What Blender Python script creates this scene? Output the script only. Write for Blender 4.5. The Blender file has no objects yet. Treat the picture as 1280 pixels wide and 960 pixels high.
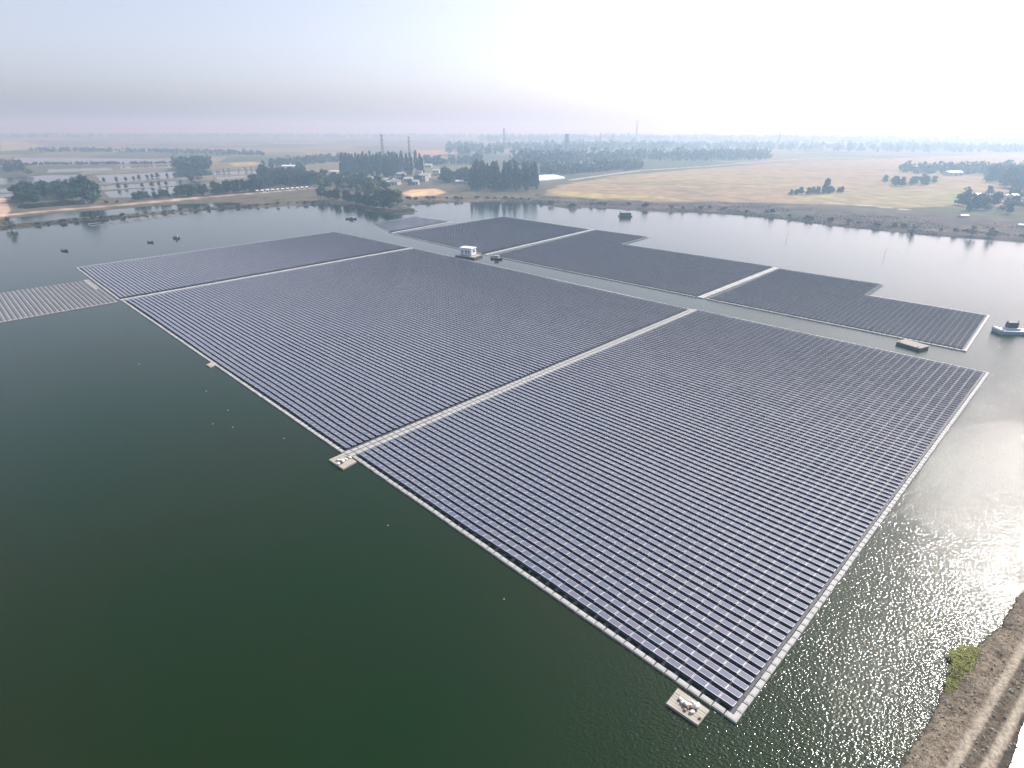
import bpy, math, random
import numpy as np
from mathutils import Vector, Matrix

R = math.radians
rng = np.random.default_rng(7)
random.seed(7)
scn = bpy.context.scene
C = scn.collection

# ------------------------------------------------------------------ camera
CAM_H = 58.0
cd = bpy.data.cameras.new('camera')
cam = bpy.data.objects.new('camera', cd); C.objects.link(cam)
cd.sensor_width = 36.0
cd.lens = 36.0 * 740 / 1280
cd.clip_start = 0.5; cd.clip_end = 40000
PITCH = math.atan(318 / 740)
cam.matrix_world = Matrix.Translation((0, 0, CAM_H)) @ Matrix.Rotation(math.pi / 2 - PITCH, 4, 'X') @ Matrix.Rotation(R(0.2), 4, 'Z')
scn.camera = cam

# ------------------------------------------------------------------ sky, sun, exposure
SUN_AZ, SUN_EL = R(53.5), R(40.5)
w = bpy.data.worlds.new('World'); scn.world = w; w.use_nodes = True
wn = w.node_tree; wn.nodes.clear()
sky = wn.nodes.new('ShaderNodeTexSky'); sky.sky_type = 'NISHITA'; sky.sun_disc = False
sky.sun_elevation = SUN_EL; sky.sun_rotation = SUN_AZ
sky.altitude = 50; sky.air_density = 0.6; sky.dust_density = 2.6; sky.ozone_density = 1.0
bg = wn.nodes.new('ShaderNodeBackground'); bg.inputs['Strength'].default_value = 0.13
wo = wn.nodes.new('ShaderNodeOutputWorld')
hsv = wn.nodes.new('ShaderNodeHueSaturation'); hsv.inputs['Saturation'].default_value = 0.6
wn.links.new(sky.outputs[0], hsv.inputs['Color']); wn.links.new(hsv.outputs[0], bg.inputs[0]); wn.links.new(bg.outputs[0], wo.inputs[0])
sl = bpy.data.lights.new('sun', 'SUN'); sl.energy = 3.0; sl.angle = R(0.53); sl.color = (1.0, 0.965, 0.915)
so = bpy.data.objects.new('sun', sl); C.objects.link(so)
sdir = Vector((math.sin(SUN_AZ) * math.cos(SUN_EL), math.cos(SUN_AZ) * math.cos(SUN_EL), math.sin(SUN_EL)))
so.rotation_euler = sdir.to_track_quat('Z', 'Y').to_euler(); so.location = sdir * 500
vs = scn.view_settings
vs.view_transform = 'Standard'; vs.look = 'None'; vs.gamma = 1.0; vs.exposure = 0.85
vs.use_curve_mapping = False
cy = scn.cycles
cy.max_bounces = 6; cy.diffuse_bounces = 2; cy.glossy_bounces = 3; cy.transmission_bounces = 2; cy.volume_bounces = 1; cy.transparent_max_bounces = 4
cy.caustics_reflective = False; cy.caustics_refractive = False
cy.use_denoising = True
try:
    cy.denoiser = 'OPENIMAGEDENOISE'; cy.denoising_input_passes = 'RGB_ALBEDO_NORMAL'
except Exception:
    pass

# ------------------------------------------------------------------ helpers
def tag(o, label=None, cat=None, group=None, kind=None):
    if label: o['label'] = label
    if cat: o['category'] = cat
    if group: o['group'] = group
    if kind: o['kind'] = kind
    return o

def link(name, me, parent=None, loc=(0, 0, 0), rz=0.0):
    o = bpy.data.objects.new(name, me); C.objects.link(o)
    o.location = loc; o.rotation_euler = (0, 0, rz)
    if parent: o.parent = parent
    return o

def empty(name, loc=(0, 0, 0), rz=0.0):
    o = bpy.data.objects.new(name, None); C.objects.link(o)
    o.location = loc; o.rotation_euler = (0, 0, rz); o.empty_display_size = 0.5
    return o

def mesh_np(name, V, F, mats, mi=None, smooth=False, colors=None):
    """V (n,3); F (m,4) quads or (m,3) triangles as arrays."""
    me = bpy.data.meshes.new(name)
    V = np.ascontiguousarray(V, np.float32); F = np.ascontiguousarray(F, np.int32)
    k = F.shape[1]
    me.vertices.add(len(V)); me.vertices.foreach_set('co', V.ravel())
    me.loops.add(F.size); me.loops.foreach_set('vertex_index', F.ravel())
    me.polygons.add(len(F)); me.polygons.foreach_set('loop_start', np.arange(0, F.size, k, dtype=np.int32))
    if mi is not None: me.polygons.foreach_set('material_index', np.ascontiguousarray(mi, np.int32))
    me.polygons.foreach_set('use_smooth', np.full(len(F), smooth, bool))
    for m in mats: me.materials.append(m)
    if colors is not None:
        a = me.color_attributes.new('cover', 'FLOAT_COLOR', 'POINT')
        c4 = np.ones((len(V), 4), np.float32); c4[:, :3] = colors
        a.data.foreach_set('color', c4.ravel())
    me.update(calc_edges=True); me.validate()
    return me

class MB:
    """collects quads and triangles for one mesh"""
    def __init__(s): s.v = []; s.f = []; s.m = []
    def add(s, vs, fs, m=0):
        b = len(s.v); s.v += [tuple(p) for p in vs]
        for f in fs: s.f.append(tuple(i + b for i in f)); s.m.append(m)
    def box(s, x0, x1, y0, y1, z0, z1, m=0, M=None, inset=0.0, tz=None):
        i = inset
        p = [(x0, y0, z0), (x1, y0, z0), (x1, y1, z0), (x0, y1, z0), (x0 + i, y0 + i, z1), (x1 - i, y0 + i, z1), (x1 - i, y1 - i, z1), (x0 + i, y1 - i, z1)]
        if M is not None: p = [tuple(M @ Vector(q)) for q in p]
        s.add(p, [(0, 3, 2, 1), (4, 5, 6, 7), (0, 1, 5, 4), (1, 2, 6, 5), (2, 3, 7, 6), (3, 0, 4, 7)], m)
    def tube(s, a, b, r0, r1, n=6, m=0):
        a, b = Vector(a), Vector(b); d = (b - a).normalized()
        x = d.orthogonal().normalized(); y = d.cross(x)
        vs = []
        for p, r in ((a, r0), (b, r1)):
            for i in range(n):
                t = 2 * math.pi * i / n
                vs.append(p + x * (math.cos(t) * r) + y * (math.sin(t) * r))
        fs = [(i, (i + 1) % n, n + (i + 1) % n, n + i) for i in range(n)] + [tuple(range(n - 1, -1, -1)), tuple(range(n, 2 * n))]
        s.add(vs, fs, m)
    def mesh(s, name, *mats, smooth=False):
        me = bpy.data.meshes.new(name); me.from_pydata(s.v, [], s.f)
        for m in mats: me.materials.append(m)
        me.polygons.foreach_set('material_index', s.m)
        if smooth: me.polygons.foreach_set('use_smooth', [True] * len(s.f))
        me.update(); return me

def copy_tree(o, parent=None):
    c = o.copy(); C.objects.link(c); c.parent = parent
    for ch in [x for x in o.children]: copy_tree(ch, c)
    return c

# value noise on numpy arrays
_tab = rng.random((256, 256))
def vnoise(x, y, s):
    x = np.asarray(x) / s + 1000.0; y = np.asarray(y) / s + 1000.0
    ix = np.floor(x).astype(int); iy = np.floor(y).astype(int)
    fx = x - ix; fy = y - iy; fx = fx * fx * (3 - 2 * fx); fy = fy * fy * (3 - 2 * fy)
    a = _tab[ix & 255, iy & 255]; b = _tab[(ix + 1) & 255, iy & 255]; c = _tab[ix & 255, (iy + 1) & 255]; d = _tab[(ix + 1) & 255, (iy + 1) & 255]
    return (a * (1 - fx) + b * fx) * (1 - fy) + (c * (1 - fx) + d * fx) * fy
def fbm(x, y, s, o=4):
    r = 0; a = 0.5
    for i in range(o): r = r + a * vnoise(x + 37 * i, y - 53 * i, s / 2 ** i); a *= 0.5
    return r / (1 - 0.5 ** o)

def inside(px, py, poly):
    r = np.zeros(px.shape, bool); n = len(poly)
    for i in range(n):
        x0, y0 = poly[i]; x1, y1 = poly[(i + 1) % n]
        if y0 == y1: continue
        c = ((y0 > py) != (y1 > py)) & (px < (x1 - x0) * (py - y0) / (y1 - y0) + x0)
        r ^= c
    return r
def edge_dist(px, py, poly, closed=True):
    d = np.full(px.shape, 1e9); n = len(poly)
    for i in range(n if closed else n - 1):
        x0, y0 = poly[i]; x1, y1 = poly[(i + 1) % n]
        dx, dy = x1 - x0, y1 - y0; L = dx * dx + dy * dy + 1e-9
        t = np.clip(((px - x0) * dx + (py - y0) * dy) / L, 0, 1)
        d = np.minimum(d, np.hypot(px - x0 - t * dx, py - y0 - t * dy))
    return d
def sdist(px, py, poly):
    d = edge_dist(px, py, poly); return np.where(inside(px, py, poly), -d, d)

# ------------------------------------------------------------------ materials
def new_mat(name):
    m = bpy.data.materials.new(name); m.use_nodes = True
    t = m.node_tree; b = t.nodes['Principled BSDF']
    return m, t, b
def N(t, ty, **kw):
    n = t.nodes.new(ty)
    for k, v in kw.items():
        if k.startswith('_'): setattr(n, k[1:], v)
        else: n.inputs[k].default_value = v
    return n
def ramp(t, fac, stops):
    n = t.nodes.new('ShaderNodeValToRGB'); e = n.color_ramp.elements
    while len(e) < len(stops): e.new(0.5)
    for i, (p, c) in enumerate(stops): e[i].position = p; e[i].color = (*c, 1) if len(c) == 3 else c
    t.links.new(fac, n.inputs[0]); return n
def vary(t, b, col, scale, amount, rough=None, obj_random=0.0, coord='Object', detail=4):
    """base colour broken up with noise, and per-object brightness if asked"""
    tc = N(t, 'ShaderNodeTexCoord'); no = N(t, 'ShaderNodeTexNoise', Scale=scale, Detail=detail, Roughness=0.6)
    t.links.new(tc.outputs[coord], no.inputs['Vector'])
    mr = N(t, 'ShaderNodeMapRange'); mr.inputs[1].default_value = 0.25; mr.inputs[2].default_value = 0.75
    mr.inputs[3].default_value = 1 - amount; mr.inputs[4].default_value = 1 + amount
    t.links.new(no.outputs['Fac'], mr.inputs[0])
    hs = N(t, 'ShaderNodeHueSaturation'); hs.inputs['Color'].default_value = (*col, 1)
    t.links.new(mr.outputs[0], hs.inputs['Value'])
    out = hs.outputs[0]
    if obj_random:
        oi = N(t, 'ShaderNodeObjectInfo'); m2 = N(t, 'ShaderNodeMapRange')
        m2.inputs[3].default_value = 1 - obj_random; m2.inputs[4].default_value = 1 + obj_random
        t.links.new(oi.outputs['Random'], m2.inputs[0])
        m3 = N(t, 'ShaderNodeMapRange'); m3.inputs[3].default_value = 0.5 - obj_random * 0.08; m3.inputs[4].default_value = 0.5 + obj_random * 0.08
        t.links.new(oi.outputs['Random'], m3.inputs[0])
        h2 = N(t, 'ShaderNodeHueSaturation'); t.links.new(out, h2.inputs['Color']); t.links.new(m2.outputs[0], h2.inputs['Value']); t.links.new(m3.outputs[0], h2.inputs['Hue'])
        out = h2.outputs[0]
    t.links.new(out, b.inputs['Base Color'])
    return no
def simple(name, col, rough=0.7, scale=1.5, amount=0.25, metal=0.0, obj_random=0.0, bump=0.0, spec=0.5):
    m, t, b = new_mat(name)
    no = vary(t, b, col, scale, amount, obj_random=obj_random)
    b.inputs['Roughness'].default_value = rough; b.inputs['Metallic'].default_value = metal; b.inputs['Specular IOR Level'].default_value = spec
    if bump:
        bp = N(t, 'ShaderNodeBump', Strength=bump, Distance=0.1); t.links.new(no.outputs['Fac'], bp.inputs['Height']); t.links.new(bp.outputs[0], b.inputs['Normal'])
    return m

def water_material():
    m, t, b = new_mat('lake_water')
    b.inputs['Base Color'].default_value = (0.010, 0.030, 0.010, 1)
    b.inputs['IOR'].default_value = 1.333; b.inputs['Roughness'].default_value = 0.085
    geo = N(t, 'ShaderNodeNewGeometry')
    big = N(t, 'ShaderNodeTexNoise', Scale=0.012, Detail=3.0, Roughness=0.55)
    t.links.new(geo.outputs['Position'], big.inputs['Vector'])
    cr = ramp(t, big.outputs['Fac'], [(0.32, (0.001, 0.018, 0.0)), (0.5, (0.005, 0.017, 0.0)), (0.68, (0.010, 0.016, 0.0))])
    t.links.new(cr.outputs[0], b.inputs['Base Color'])
    mp = N(t, 'ShaderNodeMapping'); mp.inputs['Scale'].default_value = (1.0, 1.6, 1.0); mp.inputs['Rotation'].default_value = (0, 0, R(-50))
    t.links.new(geo.outputs['Position'], mp.inputs['Vector'])
    n1 = N(t, 'ShaderNodeTexNoise', Scale=2.3, Detail=1.5, Roughness=0.6); t.links.new(mp.outputs[0], n1.inputs['Vector'])
    n2 = N(t, 'ShaderNodeTexNoise', Scale=0.5, Detail=2.0, Roughness=0.5); t.links.new(mp.outputs[0], n2.inputs['Vector'])
    # breeze patches: ripples are stronger in some places than in others
    st = N(t, 'ShaderNodeMapRange'); st.inputs[1].default_value = 0.35; st.inputs[2].default_value = 0.65; st.inputs[3].default_value = 0.6; st.inputs[4].default_value = 1.0
    wind = N(t, 'ShaderNodeTexNoise', Scale=0.02, Detail=2.0); t.links.new(geo.outputs['Position'], wind.inputs['Vector']); t.links.new(wind.outputs['Fac'], st.inputs[0])
    # the open reach beside the dirt bank catches the breeze, the lee of the arrays and the far lake lie calm
    sx = N(t, 'ShaderNodeSeparateXYZ'); t.links.new(geo.outputs['Position'], sx.inputs[0])
    lee = N(t, 'ShaderNodeMapRange'); lee.interpolation_type = 'SMOOTHSTEP'
    lee.inputs[1].default_value = -12; lee.inputs[2].default_value = 28; lee.inputs[3].default_value = 0.28; lee.inputs[4].default_value = 1.0; t.links.new(sx.outputs[0], lee.inputs[0])
    far = N(t, 'ShaderNodeMapRange'); far.interpolation_type = 'SMOOTHSTEP'
    far.inputs[1].default_value = 110; far.inputs[2].default_value = 260; far.inputs[3].default_value = 1.0; far.inputs[4].default_value = 0.22; t.links.new(sx.outputs[1], far.inputs[0])
    mm = N(t, 'ShaderNodeMath'); mm.operation = 'MULTIPLY'; t.links.new(lee.outputs[0], mm.inputs[0]); t.links.new(far.outputs[0], mm.inputs[1])
    m2 = N(t, 'ShaderNodeMath'); m2.operation = 'MULTIPLY'; t.links.new(mm.outputs[0], m2.inputs[0]); t.links.new(st.outputs[0], m2.inputs[1])
    b1 = N(t, 'ShaderNodeBump', Distance=0.125); t.links.new(n1.outputs['Fac'], b1.inputs['Height']); t.links.new(m2.outputs[0], b1.inputs['Strength'])
    b2 = N(t, 'ShaderNodeBump', Strength=0.6, Distance=0.05); t.links.new(n2.outputs['Fac'], b2.inputs['Height']); t.links.new(b1.outputs[0], b2.inputs['Normal'])
    t.links.new(b2.outputs[0], b.inputs['Normal'])
    return m

def land_material():
    m, t, b = new_mat('land_cover')
    at = N(t, 'ShaderNodeAttribute'); at.attribute_name = 'cover'
    geo = N(t, 'ShaderNodeNewGeometry')
    n1 = N(t, 'ShaderNodeTexNoise', Scale=0.06, Detail=6.0, Roughness=0.65); t.links.new(geo.outputs['Position'], n1.inputs['Vector'])
    mr = N(t, 'ShaderNodeMapRange'); mr.inputs[1].default_value = 0.3; mr.inputs[2].default_value = 0.7; mr.inputs[3].default_value = 0.6; mr.inputs[4].default_value = 1.4
    t.links.new(n1.outputs['Fac'], mr.inputs[0])
    hs = N(t, 'ShaderNodeHueSaturation'); t.links.new(at.outputs['Color'], hs.inputs['Color']); t.links.new(mr.outputs[0], hs.inputs['Value'])
    t.links.new(hs.outputs[0], b.inputs['Base Color']); b.inputs['Roughness'].default_value = 0.95; b.inputs['Specular IOR Level'].default_value = 0.1
    n2 = N(t, 'ShaderNodeTexNoise', Scale=0.8, Detail=4.0); t.links.new(geo.outputs['Position'], n2.inputs['Vector'])
    bp = N(t, 'ShaderNodeBump', Strength=0.6, Distance=0.4); t.links.new(n2.outputs['Fac'], bp.inputs['Height']); t.links.new(bp.outputs[0], b.inputs['Normal'])
    return m

def panel_glass(name, source):
    """dark blue cells behind dusty glass; the tint differs a little from panel to panel"""
    m, t, b = new_mat(name)
    if source == 'object':
        oi = N(t, 'ShaderNodeObjectInfo'); rnd = oi.outputs['Random']
    else:
        at = N(t, 'ShaderNodeAttribute'); at.attribute_name = 'cover'
        sp = N(t, 'ShaderNodeSeparateColor'); t.links.new(at.outputs['Color'], sp.inputs[0]); rnd = sp.outputs[0]
    cr = ramp(t, rnd, [(0.0, (0.072, 0.086, 0.142)), (0.35, (0.080, 0.092, 0.162)), (0.6, (0.090, 0.100, 0.148)), (0.85, (0.099, 0.090, 0.150)), (1.0, (0.106, 0.118, 0.172))])
    t.links.new(cr.outputs[0], b.inputs['Base Color'])
    b.inputs['Roughness'].default_value = 0.22; b.inputs['IOR'].default_value = 1.5
    b.inputs['Coat Weight'].default_value = 0.35; b.inputs['Coat Roughness'].default_value = 0.05
    return m

M = {}
M['water'] = water_material(); M['land'] = land_material()
M['glass_near'] = panel_glass('panel_glass_near', 'object'); M['glass'] = panel_glass('panel_glass', 'attr')
M['frame'] = simple('anodised_frame', (0.56, 0.57, 0.60), 0.45, 0.5, 0.1, metal=0.2)
M['back'] = simple('panel_backsheet', (0.35, 0.36, 0.38), 0.8, 1, 0.1)
M['float'] = simple('grey_float', (0.05, 0.055, 0.075), 0.6, 0.6, 0.2)
M['walk'] = simple('white_float', (0.40, 0.40, 0.39), 0.6, 0.5, 0.28, obj_random=0.05, bump=0.2)
M['pinkfloat'] = simple('pale_float', (0.23, 0.23, 0.24), 0.6, 0.3, 0.15)
M['sack'] = simple('white_sack', (0.75, 0.72, 0.66), 0.85, 4, 0.12, obj_random=0.12, bump=0.6)
M['rubble'] = simple('brown_rubble', (0.30, 0.20, 0.14), 0.9, 3, 0.35, obj_random=0.3, bump=0.8)
M['steel'] = simple('dark_steel', (0.06, 0.07, 0.08), 0.6, 2, 0.3)
M['white'] = simple('white_paint', (0.74, 0.75, 0.75), 0.55, 0.8, 0.08)
M['bluewhite'] = simple('blue_grey_hull', (0.36, 0.42, 0.52), 0.5, 1.0, 0.15)
M['darkhull'] = simple('tarred_hull', (0.035, 0.035, 0.04), 0.7, 2, 0.3)
M['wood'] = simple('weathered_deck', (0.34, 0.31, 0.27), 0.85, 1.5, 0.25)
M['bark'] = simple('bark', (0.10, 0.075, 0.055), 0.95, 3, 0.3)
M['wall'] = simple('whitewashed_wall', (0.52, 0.51, 0.49), 0.85, 0.4, 0.12, obj_random=0.12)
M['roof'] = simple('grey_roof', (0.40, 0.41, 0.43), 0.8, 0.8, 0.2, obj_random=0.25)
M['roofwhite'] = simple('white_sheet_roof', (0.74, 0.76, 0.78), 0.5, 0.5, 0.08)
M['window'] = simple('dark_window', (0.03, 0.035, 0.04), 0.2, 1, 0.1)
M['concrete'] = simple('concrete', (0.32, 0.31, 0.30), 0.9, 0.2, 0.15)
M['soil'] = None
M['brick'] = simple('sooty_brick', (0.10, 0.085, 0.08), 0.9, 0.2, 0.2)
M['raft'] = simple('beige_raft_float', (0.36, 0.335, 0.29), 0.7, 1.2, 0.2, bump=0.2)
M['film'] = simple('pale_blue_film', (0.62, 0.78, 0.84), 0.4, 0.1, 0.06)

def leaf_mat(name, col, rnd=0.25):
    m, t, b = new_mat(name); vary(t, b, col, 0.35, 0.45, obj_random=rnd); b.inputs['Roughness'].default_value = 0.7; b.inputs['Specular IOR Level'].default_value = 0.25
    return m
M['leaf_dark'] = leaf_mat('leaf_dark', (0.042, 0.075, 0.038))
M['leaf_mid'] = leaf_mat('leaf_mid', (0.070, 0.108, 0.032))
M['leaf_yellow'] = leaf_mat('leaf_yellow', (0.165, 0.185, 0.035))
M['leaf_grey'] = leaf_mat('leaf_grey', (0.085, 0.075, 0.060))
M['leaf_poplar'] = leaf_mat('leaf_poplar', (0.055, 0.082, 0.048))
M['scrub'] = leaf_mat('scrub_brown', (0.085, 0.068, 0.055))
M['reed'] = leaf_mat('reed', (0.16, 0.12, 0.065))
M['bushgreen'] = leaf_mat('bush_green', (0.20, 0.22, 0.045), 0.1)

# ------------------------------------------------------------------ ground and water
lake = [(-332.17, 272.17), (-328.99, 353.27), (-315.39, 371.58), (-308.09, 381.42), (-304.15, 396.94), (-289.37, 410.14), (-274.85, 426.19), (-258.73, 447.90), (-240.98, 471.80), (-222.05, 484.95), (-200.02, 493.47), (-172.55, 508.00),
        (-162.85, 519.82), (-143.76, 511.70), (-128.41, 490.23), (-103.05, 461.20), (-88.50, 447.95), (-77.07, 457.26), (-71.97, 471.59), (-81.29, 491.59), (-91.58, 510.41), (-75.29, 522.48), (-56.18, 535.17), (-28.25, 532.96),
        (-0.55, 536.90), (18.69, 528.33), (32.43, 505.68), (41.47, 495.11), (47.62, 484.88), (56.37, 495.54), (67.74, 498.53), (88.33, 486.03), (117.31, 474.36), (141.61, 472.60), (167.86, 459.21), (189.23, 437.95), (203.23, 418.33),
        (219.61, 396.91), (236.34, 380.67), (248.83, 368.56), (265.41, 357.24), (290.87, 341.49), (312.63, 306.65), (288.31, 175.29), (900, -60), (300, -350), (-700, -350), (-900, 0)]
def swell(poly, seed):   # ragged shoreline
    out = []
    r = random.Random(seed)
    for i in range(len(poly)):
        (x0, y0), (x1, y1) = poly[i], poly[(i + 1) % len(poly)]
        L = math.hypot(x1 - x0, y1 - y0); n = max(1, min(12, int(L / 9)))
        for k in range(n):
            t = k / n; j = 0 if math.hypot(x0, y0) > 1000 else 1.3
            out.append((x0 + (x1 - x0) * t + r.uniform(-j, j), y0 + (y1 - y0) * t + r.uniform(-j, j)))
    return out
ponds = [
    [(-330.21, 398.11), (-306.46, 431.56), (-268.73, 466.16), (-258.24, 483.91), (-226.00, 509.24), (-232.11, 523.65), (-268.02, 513.71), (-286.75, 499.06), (-325.46, 459.85), (-350.64, 424.27)],
    [(-404.21, 612.39), (-395.88, 638.19), (-363.21, 676.85), (-343.83, 649.13), (-323.52, 603.22), (-341.81, 572.51), (-365.88, 561.17)],
    [(-446.49, 673.55), (-432.57, 699.61), (-400.19, 751.98), (-366.17, 753.48), (-345.03, 708.56), (-369.15, 691.75), (-406.49, 655.95), (-424.38, 641.57)],
    [(-559.10, 839.56), (-505.74, 898.92), (-461.62, 956.26), (-408.03, 847.01), (-452.85, 749.67), (-474.12, 719.65)],
    [(-667.70, 764.91), (-644.91, 785.56), (-621.28, 836.49), (-574.37, 846.45), (-534.47, 770.95), (-548.98, 710.95), (-593.88, 677.61)],
    [(-1057.98, 1342.90), (-925.85, 1353.51), (-691.34, 1279.19), (-631.50, 1171.97), (-742.10, 1122.40), (-832.03, 1090.21), (-910.91, 1152.80)],
    [(-431.85, 902.80), (-383.98, 950.92), (-357.57, 889.61), (-403.79, 847.22)],
    [(-346.45, 719.45), (-318.98, 780.73), (-291.90, 721.74), (-318.94, 664.04)],
    [(-404.95, 503.89), (-375.02, 544.13), (-351.20, 514.09), (-374.02, 493.77), (-381.25, 477.85)],
    [(-490.47, 563.98), (-481.41, 597.63), (-461.62, 572.05), (-468.75, 537.90)],
    [(-530.67, 642.03), (-512.67, 685.95), (-476.15, 708.53), (-464.70, 682.80), (-485.69, 626.15), (-497.99, 600.98)],
    [(-656.46, 1052.04), (-584.75, 1080.78), (-543.37, 1002.57), (-605.17, 967.93)],
    [(-711.75, 961.87), (-648.73, 1018.13), (-599.52, 939.04), (-660.46, 890.79)],
    [(-408.23, 1032.52), (-388.05, 1056.74), (-367.23, 991.71), (-384.25, 970.42)],
    [(-385.15, 811.45), (-355.90, 857.32), (-339.03, 820.74), (-365.09, 772.21)],
    [(-1272.12, 1904.58), (-942.87, 1942.36), (-855.21, 1736.70), (-1122.94, 1678.35)],
    [(-1965.35, 2299.41), (-1703.96, 2337.10), (-1559.09, 2136.31), (-1800.70, 2104.71)],
    [(-1114.73, 2957.41), (-921.45, 2991.38), (-841.55, 2729.90), (-1019.07, 2701.54)],
]
lake_r = swell(lake, 3)
def land_height(x, y):
    sl_ = sdist(x, y, lake_r); sp_ = np.full(np.shape(x), 1e9)
    for p in ponds: sp_ = np.minimum(sp_, sdist(x, y, p))
    sd = np.minimum(sl_, sp_); low = np.where(sp_ < 30, 0.45, 1.0)
    up = np.clip(sd / 5.0, -1, 1)
    z = np.where(up > 0, low * up * (0.7 + 0.5 * fbm(x, y, 60) + np.clip((sd - 5) / 120, 0, 1) * 0.8), up * 2.0)
    dist = np.hypot(x, y)
    # low rise far away under the woods
    z = z + np.where(sd > 0, np.clip((dist - 2500) / 6000, 0, 1) * 14 * fbm(x, y, 1500, 3), 0)
    return z, sd

def build_ground():
    az = np.concatenate([np.linspace(-180, -56, 50)[:-1], np.linspace(-56, 56, 720), np.linspace(56, 180, 50)[1:]])
    az = R(1) * az
    rad = np.concatenate([np.linspace(8, 240, 30)[:-1], 240 * np.exp(np.linspace(0, math.log(9500 / 240), 330))])
    A, Q = np.meshgrid(az, rad)
    x = (Q * np.sin(A)).ravel(); y = (Q * np.cos(A)).ravel()
    z, sd = land_height(x, y)
    dist = np.hypot(x, y)
    n1 = fbm(x, y, 45); n2 = fbm(x + 500, y, 220, 3); n3 = fbm(x, y + 900, 14, 2)
    col = np.zeros((len(x), 3))
    def mix(mask, c):
        nonlocal col
        mk = np.clip(mask, 0, 1)[:, None]; col = col * (1 - mk) + np.array(c) * mk
    mix(np.ones(len(x)), (0.110, 0.095, 0.060))
    mix((n2 - 0.45) * 6, (0.085, 0.085, 0.050))
    # patchwork of fields further out
    wx = x + 30 * (n2 - 0.5); wy = y * 0.9 + 40 * (n1 - 0.5)
    ca, sa = math.cos(0.35), math.sin(0.35)
    fu = np.floor((wx * ca + wy * sa) / 150).astype(int); fv = np.floor((-wx * sa + wy * ca) / 230).astype(int)
    hsh = _tab[(fu * 7 + 13) & 255, (fv * 11 + 5) & 255]
    pal = np.array([(0.17, 0.148, 0.09), (0.10, 0.095, 0.06), (0.14, 0.15, 0.07), (0.22, 0.18, 0.10), (0.075, 0.09, 0.05), (0.11, 0.105, 0.075), (0.16, 0.135, 0.085)])
    fc = pal[(hsh * 6.99).astype(int)]
    k = np.clip((dist - 650) / 150, 0, 1)[:, None]; col = col * (1 - k) + fc * k
    # dry tan field
    field = [(26.48, 581.28), (52.74, 693.32), (126.19, 828.44), (275.30, 987.26), (469.65, 1160.72), (880.94, 1456.33), (1452.71, 1806.19), (1945.33, 1986.46), (505.68, 497.76), (412.76, 495.15), (294.64, 491.83), (231.67, 517.16), (175.78, 521.26), (123.81, 531.54), (74.21, 548.73)]
    sf = -sdist(x, y, field) + 14 * (n1 - 0.5)
    mix(sf / 8, (0.285, 0.215, 0.115))
    strip = np.sin((x * 0.25 + y * 0.97) / 9.0 + 5 * n2)
    mix(np.where(sf > 0, np.clip(strip, 0, 1) * 0.5 * np.clip(n1 * 3 - 1, 0, 1), 0), (0.30, 0.245, 0.125))
    mix(np.where(sf > 0, np.clip((n2 - 0.5) * 5, 0, 0.6), 0), (0.25, 0.18, 0.115))
    mix(np.where(sf > 0, np.clip((0.42 - n1) * 6, 0, 0.6), 0), (0.17, 0.15, 0.085))
    for poly, c in (([(39.88, 628.40), (105.21, 583.92), (145.38, 578.08), (135.97, 553.93), (71.44, 555.16), (37.94, 596.46)], (0.33, 0.27, 0.11)),
                    ([(253.25, 567.71), (324.62, 614.08), (412.51, 668.50), (459.22, 661.10), (432.85, 587.59), (353.51, 493.48), (304.59, 486.99), (273.17, 512.73), (245.54, 541.42)], (0.255, 0.215, 0.115)),
                    ([(264.45, 568.07), (308.95, 590.74), (296.40, 565.71), (256.96, 551.27)], (0.30, 0.31, 0.09)),
                    ([(451.41, 643.23), (462.35, 635.16), (371.95, 515.62), (369.53, 527.05)], (0.20, 0.25, 0.07)),
                    ([(-111.40, 598.95), (-102.59, 631.68), (-77.30, 645.67), (-61.99, 608.48), (-69.49, 578.07), (-94.96, 559.81)], (0.52, 0.36, 0.21)),
                    ([(-145.99, 706.04), (-129.84, 717.46), (-120.00, 686.48), (-135.63, 675.99)], (0.40, 0.28, 0.19)),
                    ([(-2492.57, 3106.78), (-1771.57, 2389.26), (-1378.73, 1853.99), (-1338.35, 1656.72)], (0.30, 0.26, 0.10)),
                    ([(-289.93, 1828.19), (-194.61, 1909.78), (-133.42, 1603.26), (-221.90, 1452.27)], (0.34, 0.22, 0.15)),
                    ([(-507.93, 1124.37), (-481.07, 1182.28), (-425.96, 1078.41), (-459.42, 1029.46)], (0.34, 0.27, 0.15))):
        mix((-sdist(x, y, poly) + 8 * (n1 - 0.5)) / 5, c)
    # causeway with a pale dirt road, and the thin dykes
    for line, wd, c in (([(-373.46, 404.36), (-365.27, 434.24), (-350.74, 461.52), (-328.08, 492.43), (-300.71, 524.54), (-284.62, 547.04), (-240.52, 598.31), (-200.16, 650.03)], 5.5, (0.36, 0.29, 0.23)),
                        ([(-360.38, 428.11), (-392.03, 472.52), (-446.94, 538.60), (-484.63, 578.54)], 4.0, (0.46, 0.34, 0.26)),
                        ([(-418.89, 632.95), (-366.56, 686.74)], 5, (0.30, 0.24, 0.18)), ([(-467.27, 708.90), (-403.23, 832.21)], 6, (0.26, 0.20, 0.16)),
                        ([(69.34, 760.34), (193.33, 953.95), (323.40, 1064.70), (625.31, 1377.91), (867.67, 1497.59)], 4, (0.5, 0.45, 0.40)),
                        ([(261.13, 529.71), (279.95, 512.93), (299.64, 489.39), (308.22, 472.32)], 2.5, (0.50, 0.40, 0.30))):
        mix((wd - edge_dist(x, y, line, False) + 1.5 * (n3 - 0.5)) / 1.5, c)
    # reed and mud belt at the waterline
    belt = np.where(x > 10, 34 + 26 * (n1 - 0.5) + np.clip((x - 60) / 190, 0, 1) * 62, 6)
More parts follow.
